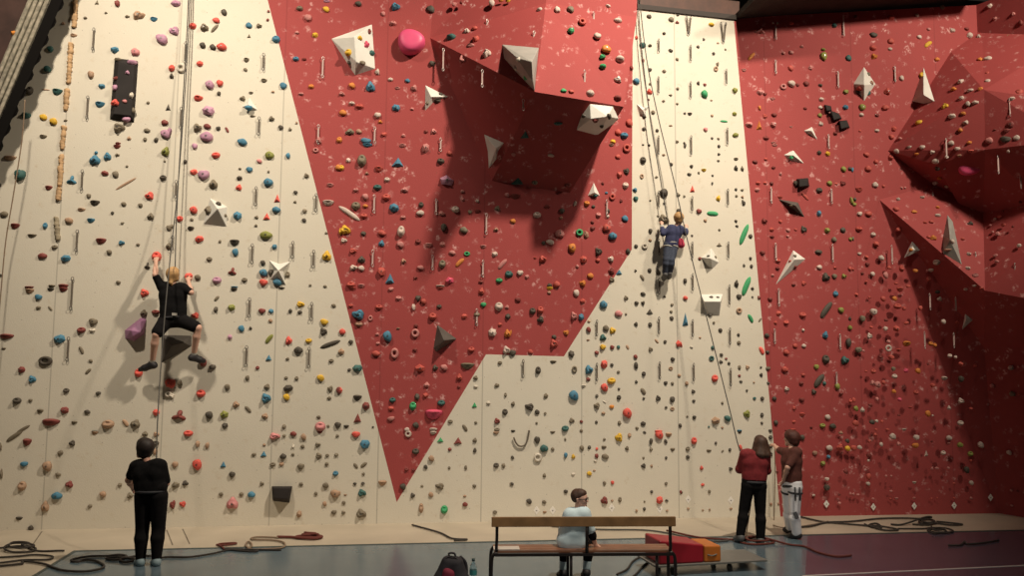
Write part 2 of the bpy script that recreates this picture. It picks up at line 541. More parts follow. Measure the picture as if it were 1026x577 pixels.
# top corner, nearer the room: a leaning dark tower face with a ribbed grey edge and a black toothed border
M_TWR = mat('dark_brown_panel', (0.060, 0.030, 0.024), 0.8, vary=0.3)
M_RIB = mat('grey_ribbed_edge', (0.24, 0.215, 0.165), 0.8, vary=0.45, vscale=14)
M_TOOTH = mat('black_border', (0.007, 0.006, 0.0055), 0.9, spec=0.08)
tq = lambda px, py, dd=0.0: W(px, py, 0.40 - dd)
la, lb = (72, -14), (-165, 542)      # outer (right) edge line of the border in the photo's frame


def edge(t, off, dd=0.0):
    return tq(la[0] + (lb[0] - la[0]) * t + off, la[1] + (lb[1] - la[1]) * t, dd)


tw_base = edge(1, -60); tw_base.z = 0
tower = empty('climbing_tower', tw_base)
tag(tower, 'dark leaning tower face with grey ribbed edge and black toothed border, at the top corner', 'climbing tower')


def slab(name, o0, o1, d0, d1, m):
    vs = []
    for t in (-0.12, 1.0):
        for off in (o0, o1):
            for dd in (d0, d1): vs.append(edge(t, off, dd))
    for v in vs[4:]: v.z = max(v.z, 0.0)
    o = mesh_obj(name, vs, [(0, 2, 3, 1), (4, 5, 7, 6), (0, 1, 5, 4), (2, 6, 7, 3), (0, 4, 6, 2), (1, 3, 7, 5)], m, tower); fix_normals(o)
    return o


pan = slab('panel', -240, -36, 0.05, 0.30, M_TWR)
BVHS.append((BVHTree.FromPolygons([tw_base + v.co for v in pan.data.vertices], [tuple(p.vertices) for p in pan.data.polygons]), pan))
slab('edge_band', -38, -15, 0.02, 0.22, M_RIB)
for k in range(4):
    pts = [edge(t, -35 + k * 5.6, 0.0) for t in (-0.1, 1.0)]
    v, f = tube_vf(pts, 0.026, 8); o = mesh_obj('rib', v, f, M_RIB, tower, smooth=True)
slab('border', -15, -3, 0.0, 0.12, M_TOOTH)
V, F = [], []
NT = 130
for i in range(NT):
    t = -0.08 + i / NT * 1.04
    o_ = -3.4 if (i // 2) % 2 == 0 else -0.2
    for dd in (0.02, 0.07):
        V += [edge(t, -6.0, dd), edge(t, o_, dd)]
for i in range(NT - 1):
    a_, b_ = 4 * i, 4 * i + 4
    F += [(a_, a_ + 1, b_ + 1, b_), (a_ + 2, b_ + 2, b_ + 3, a_ + 3), (a_ + 1, a_ + 3, b_ + 3, b_ + 1), (a_, b_, b_ + 2, a_ + 2)]
o = mesh_obj('toothed_strip', V, F, M_TOOTH, tower); fix_normals(o)
# ------------------------------------------------------------------ bolted-on volumes
M_WHITE = mat('white_volume', (0.68, 0.66, 0.60), 0.6, bump=0.1, bscale=40, vary=0.06)
M_GREY = mat('grey_volume', (0.33, 0.32, 0.29), 0.65, bump=0.1, bscale=40, vary=0.12)
M_DGREY = mat('dark_grey_volume', (0.085, 0.075, 0.065), 0.6, bump=0.15, bscale=30, vary=0.2)
M_BLACK = mat('black_volume', (0.024, 0.020, 0.019), 0.7, vary=0.2, spec=0.2)
M_PURP = mat('purple_volume', (0.36, 0.17, 0.30), 0.55, vary=0.08)
M_HOTP = mat('hot_pink_volume', (0.70, 0.085, 0.20), 0.45, vary=0.06)
M_TEALV = mat('teal_volume', (0.05, 0.24, 0.20), 0.5, vary=0.1)
MARKS = []     # (px, py, short name) things that other things are described by


def volume(outline, apexes, m, label, short=None, fan=False, cat='wall volume', group=None, name='climbing_volume', faces_m=None, base=None, bev=0.008, on=None, collide=True):
    base_pts = []
    for q in outline:
        if len(q) == 3: base_pts.append(W(*q))
        else:
            r = hit(*q, only=on)
            base_pts.append(r[0] - r[1] * 0.01)
    ap = []
    for (px, py, p) in apexes:
        c = hit(px, py, only=on)
        # stand the apex off the surface along the sight line
        d = ray(px, py)
        ap.append(c[0] - d * (p / max(0.3, -d.dot(c[1]))))
    n = len(base_pts)
    if fan:
        F = [(i, (i + 1) % n, n) for i in range(n)]
        F.append(tuple(range(n)))
        vs = base_pts + ap
    else:
        bm = bmesh.new()
        for v in base_pts + ap: bm.verts.new(v)
        r = bmesh.ops.convex_hull(bm, input=bm.verts)
        bmesh.ops.dissolve_limit(bm, angle_limit=0.02, verts=bm.verts, edges=bm.edges)
        bm.verts.index_update()
        vs = [v.co.copy() for v in bm.verts]; F = [tuple(v.index for v in f.verts) for f in bm.faces]
        bm.free()
    c = sum(base_pts, Vector()) / n
    o = mesh_obj(name, vs, F, m, None, c); fix_normals(o)
    tag(o, label, cat, group)
    if collide: register(None, o)
    if bev: bevel(o, bev, 2)
    if short:
        MARKS.append((sum(q[0] for q in outline) / n, sum(q[1] for q in outline) / n, short))
    return o


volume([(114.4, 57.3), (138.8, 60.3), (134.5, 123.2), (109.4, 120.2)], [(119, 62, .06), (134, 66, .06), (131, 116, .10), (114, 114, .10)], M_BLACK,
       'tall black rectangular volume bolted high on the cream wall, holds on its face', 'black tall volume')
volume([(241.7, 107), (246, 103), (250, 96.8), (254, 104), (259.3, 110.6), (248, 111)], [(249, 105, .10)], M_WHITE,
       'small pale star volume with a blue hold, high on cream wall beside the red panel', 'pale star volume', fan=True)
volume([(203, 225), (210, 198), (218, 202), (228, 207), (227.5, 228)], [(218, 209, .20)], M_WHITE,
       'white pyramid volume with a grey underside, above the climber in black', 'white pyramid above the climber')
volume([(269, 260), (280, 264), (292, 261), (284, 272), (287, 287), (277, 281), (270, 280), (274, 271)], [(279, 271, .16)], M_WHITE,
       'white pinched star volume with blue holds, on cream wall beside the red panel', 'white pinched star volume', fan=True)
volume([(124.5, 331), (141, 318), (147, 319.5), (144.5, 334.5), (134.5, 342), (125, 339.5)], [(131, 331, .18), (141, 322, .12), (141, 333, .18), (133, 337, .16)], M_PURP,
       'big purple faceted block on the cream wall, beside the climber in black', 'purple block')
volume([(161, 335), (192, 336), (192, 347), (169, 360), (161, 364)], [(172, 346, .20), (184, 343, .18)], M_DGREY,
       'dark grey wedge volume under the climber in black', 'wedge under the climber')
volume([(272, 487), (293, 487), (290, 504), (273, 502)], [(274, 489, .13), (291, 489, .13), (288, 500, .16), (275, 499, .16)], M_BLACK,
       'small black box volume low on the cream wall above the red-brown rope', 'black box volume')
volume([(331.4, 38.6), (373.4, 23.7), (376.6, 69), (355.7, 75.8)], [(355, 37, .22), (357, 62, .20)], M_WHITE,
       'large white angular volume with coloured holds at the red panel\'s top', 'large white volume')
volume([(425.8, 84.4), (450.6, 96.8), (436, 101), (425.5, 112)], [(432, 97, .13)], M_WHITE,
       'small white triangular volume beside the shadow of the big overhang', 'white triangle beside the shadow', fan=True)
volume([(505, 143), (499, 151), (497, 160), (489, 170), (488, 152), (484, 134)], [(497, 149, .18)], M_WHITE,
       'white pointed volume in the shade beneath the big overhang', 'white point in the shade', fan=True)
volume([(438, 324.5), (458, 339.5), (436.8, 352.9), (434, 349)], [(445, 341, .26)], M_DGREY,
       'dark grey pyramid volume in the lower half of the red panel', 'dark grey pyramid')
volume([(595, 182), (601.5, 196), (597, 197), (588.5, 196)], [(596, 193, .10)], M_WHITE,
       'small white triangle volume on the red panel beside the overhang\'s dark underside', 'white triangle by the underside')
volume([(637, 103), (645, 107), (652, 105), (648, 111), (648, 119), (640, 114)], [(644, 110, .10)], M_WHITE,
       'faint white star volume on the cream strip beside the red overhang', 'faint white star', fan=True)
volume([(702, 258), (707, 254), (713, 248), (717, 255), (721, 263), (714, 270), (708, 266)], [(712, 259, .18)], M_WHITE,
       'white pointed volume on the cream strip beside the kid climber in navy', 'white pointed volume', fan=True)
volume([(702, 294.5), (724.5, 294), (721, 317), (708.5, 315.5)], [(705.5, 302, .16), (722, 302, .16), (719, 313, .04), (710, 313, .04)], M_WHITE,
       'white box volume with a pale top, on the cream strip beneath the white pointed volume', 'white box volume')
volume([(866, 66), (878, 84), (866, 102), (855, 84)], [(866, 85, .20)], M_WHITE,
       'white diamond-shaped volume high on the red end wall', 'white diamond volume')
volume([(925.7, 66.6), (936.5, 101.5), (926, 104), (914.4, 101.5)], [(925.5, 95, .28)], M_WHITE,
       'tall white pyramid volume with a grey underside, high on the red end wall', 'tall white pyramid')
volume([(805, 131), (814, 126.5), (820, 141)], [(813, 131, .09)], M_WHITE,
       'small white dart volume beneath the black three-block strip', 'small white dart')
volume([(785, 155), (795, 150), (807, 164.6), (790, 160.5)], [(795, 155.5, .11)], M_WHITE,
       'white arrowhead volume with a green hold, beside the black double block', 'white arrowhead')
volume([(778.8, 199), (800, 202.5), (807, 218.5)], [(797, 206, .15)], M_DGREY,
       'dark grey long triangular volume beneath the black double block', 'dark grey long triangle')
volume([(795, 250), (808, 259.5), (797.7, 267), (776, 287)], [(796, 260, .14)], M_WHITE,
       'long white spear volume pointing down on the red end wall', 'long white spear')
volume([(798, 179), (810, 178), (811.5, 187), (800, 190)], [(801, 180, .13), (809, 180, .13), (809, 186, .13), (801, 187, .13)], M_BLACK,
       'black angular block on red wall, the larger of a touching pair', 'black double block')
volume([(913.5, 241.5), (922, 251), (905.5, 259)], [(914, 250, .10)], M_WHITE,
       'small white triangle volume beside the lower overhang\'s blade', 'small white triangle by the blade')
volume([(949.5, 214), (955, 221), (959, 244), (964.6, 266), (944, 255), (945, 236)], [(952, 240, .22)], M_GREY,
       'grey spike volume standing on the lip of the lower red overhang', 'grey spike')
volume([(966.6, 314), (974.7, 320.7), (964, 331)], [(968, 320, .09)], M_WHITE,
       'small white triangular volume under the lower red overhang', 'small white triangle')
for i, (poly, lb) in enumerate((([(826, 104.5), (833, 106), (834, 111), (828, 112)], 'black block, the top one of three in a slanting strip'),
                               ([(831.5, 111), (841, 113.5), (844, 119), (835, 121.5)], 'black block, the middle one of three in a slanting strip'),
                               ([(840, 121), (849, 120), (852, 128), (842, 130.5)], 'black block, the lowest one of three in a slanting strip'))):
    cx = sum(p[0] for p in poly) / 4; cy = sum(p[1] for p in poly) / 4
    ins = [((p[0] - cx) * .75 + cx, (p[1] - cy) * .75 + cy, .10) for p in poly]
    volume(poly, ins, M_BLACK, lb, 'black three-block strip' if i == 1 else None, group='black blocks of the slanting strip')

# two volumes that sit over the lip of the big overhang
volume([(502.7, 44), (539.7, 47.3), (535.5, 91), (518, 73), (504.5, 58)], [(533, 62, .60), (534, 82, .55), (518, 58, .42)], M_GREY,
       'grey faceted volume on the lip of the big red overhang, small holds on it', 'grey lip volume', on=(wall_back, big))
volume([(591, 104, 1.36), (614, 106.5, 1.34), (620, 119, 1.17), (611, 128, 0.95), (597, 139, 0.75), (577, 131, 0.9), (582.5, 116, 1.2)],
       [(592, 119, .30), (609, 117, .30)], M_WHITE,
       'white-topped volume hanging under the lip of the big red overhang', 'white volume under the lip', on=(wall_back, big))


def dome(px, py, w, h, m, label, short, depth=0.9, cat='wall volume', lean=0.25):
    r = hit(px, py); sc = r[2] / FPX
    n = r[1]; n = (n * 0.9 + Vector((0, -lean, lean * .48))).normalized()
    u = Vector((0, 0, 1)).cross(n).normalized(); v = n.cross(u)
    V, F = [], []
    prof = [(1.0, 0), (1.03, .25), (1.0, .55), (.92, .75), (.78, .86), (.5, .90), (.2, .90)]
    S = 28
    for (rr, z) in prof:
        for k in range(S):
            a = 2 * math.pi * k / S
            wob = 1 + 0.05 * math.sin(3 * a + 1)
            V.append(r[0] - r[1] * .02 + u * math.cos(a) * rr * w / 2 * sc * wob + v * math.sin(a) * rr * h / 2 * sc * wob + n * z * depth * h / 2 * sc)
    for i in range(len(prof) - 1):
        for k in range(S): F.append((i * S + k, i * S + (k + 1) % S, (i + 1) * S + (k + 1) % S, (i + 1) * S + k))
    F.append(tuple((len(prof) - 1) * S + k for k in range(S))); F.append(tuple(range(S - 1, -1, -1)))
    o = mesh_obj('climbing_volume', V, F, m, None, r[0], smooth=True); fix_normals(o)
    tag(o, label, cat); register(None, o); MARKS.append((px, py, short))
    return o


dome(412, 44, 25, 23, M_HOTP, 'big hot pink drum-shaped volume high on the red panel', 'pink drum', 1.15)
dome(971, 170, 19, 11, M_HOTP, 'hot pink dome in the dark beneath the prow-shaped overhang', 'shaded pink dome', 1.3, lean=1.0)

# ------------------------------------------------------------------ hold shapes (unit size, z = out of the wall)


def grid_hold(fn, nu=16, nv=6):
    """polar patch: fn(angle, ring 0..1) -> x, y, z"""
    V = [fn(0, 0)]; F = []
    for j in range(1, nv + 1):
        for k in range(nu): V.append(fn(2 * math.pi * k / nu, j / nv))
    for k in range(nu): F.append((0, 1 + k, 1 + (k + 1) % nu))
    for j in range(nv - 1):
        for k in range(nu):
            a = 1 + j * nu + k; b = 1 + j * nu + (k + 1) % nu
            F.append((a, a + nu, b + nu, b))
    F.append(tuple(1 + (nv - 1) * nu + k for k in range(nu - 1, -1, -1)))
    return V, F


def make_shape(kind, seed):
    rg = random.Random(seed * 31 + hash_str(kind))
    ph = [rg.uniform(0, 6.28) for _ in range(6)]
    if kind == 'round':
        def fn(a, r):
            R = 0.5 * (1 + .10 * math.sin(2 * a + ph[0]) + .07 * math.sin(3 * a + ph[1]) + .04 * math.sin(5 * a + ph[4]))
            z = 0.52 * math.cos(r * math.pi / 2) ** 0.65 * (1 + .16 * math.sin(2 * a + ph[2]) * r) if r < 1 else 0
            rr = math.sin(r * math.pi / 2) ** 0.8
            return (R * rr * math.cos(a), R * rr * math.sin(a), z)
        return grid_hold(fn)
    if kind == 'edge':          # flat top to hang from, belly sloping back below
        def fn(a, r):
            x, y = math.cos(a), math.sin(a)
            ys = 0.30 if y > 0 else 0.70
            R = 1 + .06 * math.sin(3 * a + ph[1])
            rr = r ** 0.8
            z = 0.62 * (1 - r ** 2.4) * (1.0 + 0.35 * (y if y > 0 else 0.6 * y))
            return (0.5 * rr * x * R, rr * y * ys * R * .98 + 0.20, max(0, z))
        return grid_hold(fn, 18, 7)
    if kind == 'jug':           # deep lip with a scoop behind it
        def fn(a, r):
            R = 0.5 * (1 + .07 * math.sin(2 * a + ph[0]))
            x = R * r ** .8 * math.cos(a); y = R * r ** .8 * math.sin(a)
            z = 0.60 * (1 - r ** 2.2)
            z -= 0.42 * math.exp(-((x / .26) ** 2 + ((y - .17) / .12) ** 2))
            return (x, y, max(0, z))
        return grid_hold(fn, 18, 8)
    if kind == 'facet':         # chiselled block
        n = rg.choice([5, 6, 7])
        bm = bmesh.new()
        for k in range(n):
            a = 2 * math.pi * k / n + rg.uniform(-.25, .25) + ph[0]
            bm.verts.new((.5 * math.cos(a), .5 * math.sin(a), 0))
        for k in range(n):
            a = 2 * math.pi * k / n + rg.uniform(-.3, .3) + ph[0] + .3
            q = rg.uniform(.22, .40); bm.verts.new((q * math.cos(a), q * math.sin(a), rg.uniform(.26, .5)))
        bm.verts.new((rg.uniform(-.1, .1), rg.uniform(-.1, .1), .55))
        bmesh.ops.convex_hull(bm, input=bm.verts)
        for v in [v for v in bm.verts if not v.link_faces]: bm.verts.remove(v)
        bm.verts.index_update()
        V = [tuple(v.co) for v in bm.verts]; F = [tuple(v.index for v in f.verts) for f in bm.faces]; bm.free()
        return V, F
    if kind == 'pebbly':        # lumpy cluster
        def fn(a, r):
            R = 0.5 * (1 + .16 * math.sin(3 * a + ph[0]) + .08 * math.sin(5 * a + ph[1]))
            rr = r ** .85
            z = 0.5 * (1 - r ** 2.5) * (1 + .28 * math.sin(6 * r + 2 * a + ph[2]) * min(1, 3 * r))
            return (R * rr * math.cos(a), R * rr * math.sin(a), max(0, z))
        return grid_hold(fn, 20, 8)
    if kind == 'ring':
        V, F = [], []
        NU, NV = 20, 8
        for i in range(NU):
            a = 2 * math.pi * i / NU
            for j in range(NV):
                b = 2 * math.pi * j / NV
                rr = .34 + .16 * math.cos(b) * (1 + .15 * math.sin(a + ph[0]))
                V.append((rr * math.cos(a), rr * math.sin(a), .14 + .20 * math.sin(b)))
        for i in range(NU):
            for j in range(NV):
                F.append((i * NV + j, ((i + 1) % NU) * NV + j, ((i + 1) % NU) * NV + (j + 1) % NV, i * NV + (j + 1) % NV))
        return V, F
    if kind == 'rail':          # long finger, a little bowed
        V, F = [], []
        N, S = 14, 10
        for i in range(N + 1):
            t = i / N; x = t - .5
            w = .5 * (max(0.02, 1 - abs(2 * t - 1) ** 3.0)) ** .6
            bow = .16 * math.sin(math.pi * t + ph[0] * .1)
            for k in range(S):
                a = math.pi * k / (S - 1)
                V.append((x, w * math.cos(a) + bow * .5, max(0, .55 * w * 1.6 * math.sin(a))))
        for i in range(N):
            for k in range(S - 1): F.append((i * S + k, (i + 1) * S + k, (i + 1) * S + k + 1, i * S + k + 1))
        F.append(tuple(range(S))); F.append(tuple(N * S + k for k in range(S - 1, -1, -1)))
        return V, F
    if kind == 'star':
        def fn(a, r):
            R = 0.5 * (0.66 + .34 * math.cos(3 * a + 1.57 + ph[0] * .1))
            return (R * r * math.cos(a) * 1.3, R * r * math.sin(a) * 1.3, 0.5 * (1 - r ** 1.6))
        return grid_hold(fn, 24, 6)
    if kind == 'tri':
        V = [(-.5, -.5, 0), (.5, -.38, 0), (.06, .5, 0), (.02, -.22, .5), (0, .05, .35)]
        V = [(-.5, -.46, 0), (.5, -.40, 0), (.05, .5, 0), (-.12, -.22, .42), (.16, -.2, .42), (.02, .12, .30)]
        F = [(0, 1, 4, 3), (1, 2, 5, 4), (2, 0, 3, 5), (3, 4, 5), (2, 1, 0)]
        return V, F
    if kind == 'diamond':       # thin plate on one corner
        V = [(0, -.5, 0), (.36, 0, 0), (0, .5, 0), (-.36, 0, 0), (0, -.45, .10), (.31, 0, .10), (0, .45, .10), (-.31, 0, .10)]
        F = [(3, 2, 1, 0), (4, 5, 6, 7), (0, 1, 5, 4), (1, 2, 6, 5), (2, 3, 7, 6), (3, 0, 4, 7)]
        return V, F


def hash_str(s):
    v = 7
    for ch in s: v = (v * 131 + ord(ch)) % 100003
    return v


SHAPES = {}
for kd, cnt in (('round', 4), ('edge', 3), ('jug', 3), ('facet', 5), ('pebbly', 4), ('ring', 1), ('rail', 2), ('star', 2), ('tri', 1), ('diamond', 1)):
    SHAPES[kd] = [make_shape(kd, s) for s in range(cnt)]
HC = {   # paint of the holds
    'g': ('grey-brown', (0.185, 0.152, 0.105)), 'k': ('dark grey', (0.075, 0.062, 0.047)), 'b': ('blue', (0.060, 0.195, 0.295)),
    't': ('dark teal', (0.040, 0.120, 0.110)), 'G': ('green', (0.045, 0.330, 0.130)), 'r': ('coral red', (0.68, 0.100, 0.075)),
    'm': ('maroon', (0.215, 0.048, 0.040)), 'y': ('yellow', (0.66, 0.40, 0.035)), 'o': ('orange', (0.72, 0.26, 0.040)),
    'p': ('pink', (0.60, 0.235, 0.235)), 'v': ('lilac', (0.48, 0.255, 0.36)), 'w': ('off-white', (0.62, 0.56, 0.47)), 'n': ('tan', (0.40, 0.255, 0.165)),
    'P': ('hot pink', (0.66, 0.09, 0.16)), 'l': ('olive green', (0.235, 0.245, 0.055))}
HM = {k: mat('hold_' + v[0].replace(' ', '_').replace('-', '_'), v[1], 0.62, bump=0.3, bscale=9, vary=0.16, vscale=3.0) for k, v in HC.items()}
HC2 = dict(r=(0.46, 0.085, 0.065), w=(0.56, 0.45, 0.39), p=(0.50, 0.20, 0.185), m=(0.19, 0.035, 0.03), n=(0.36, 0.20, 0.14), o=(0.58, 0.20, 0.04))  # duller tones of some hold colours, used on the red walls
HM2 = {k: (mat('muted_hold_' + v[0].replace(' ', '_').replace('-', '_'), HC2[k], 0.65, bump=0.3, bscale=9, vary=0.16, vscale=3.0) if k in HC2 else HM[k]) for k, v in HC.items()}
M_BOLT = mat('steel_bolt', (0.20, 0.19, 0.18), 0.35, metal=0.8)
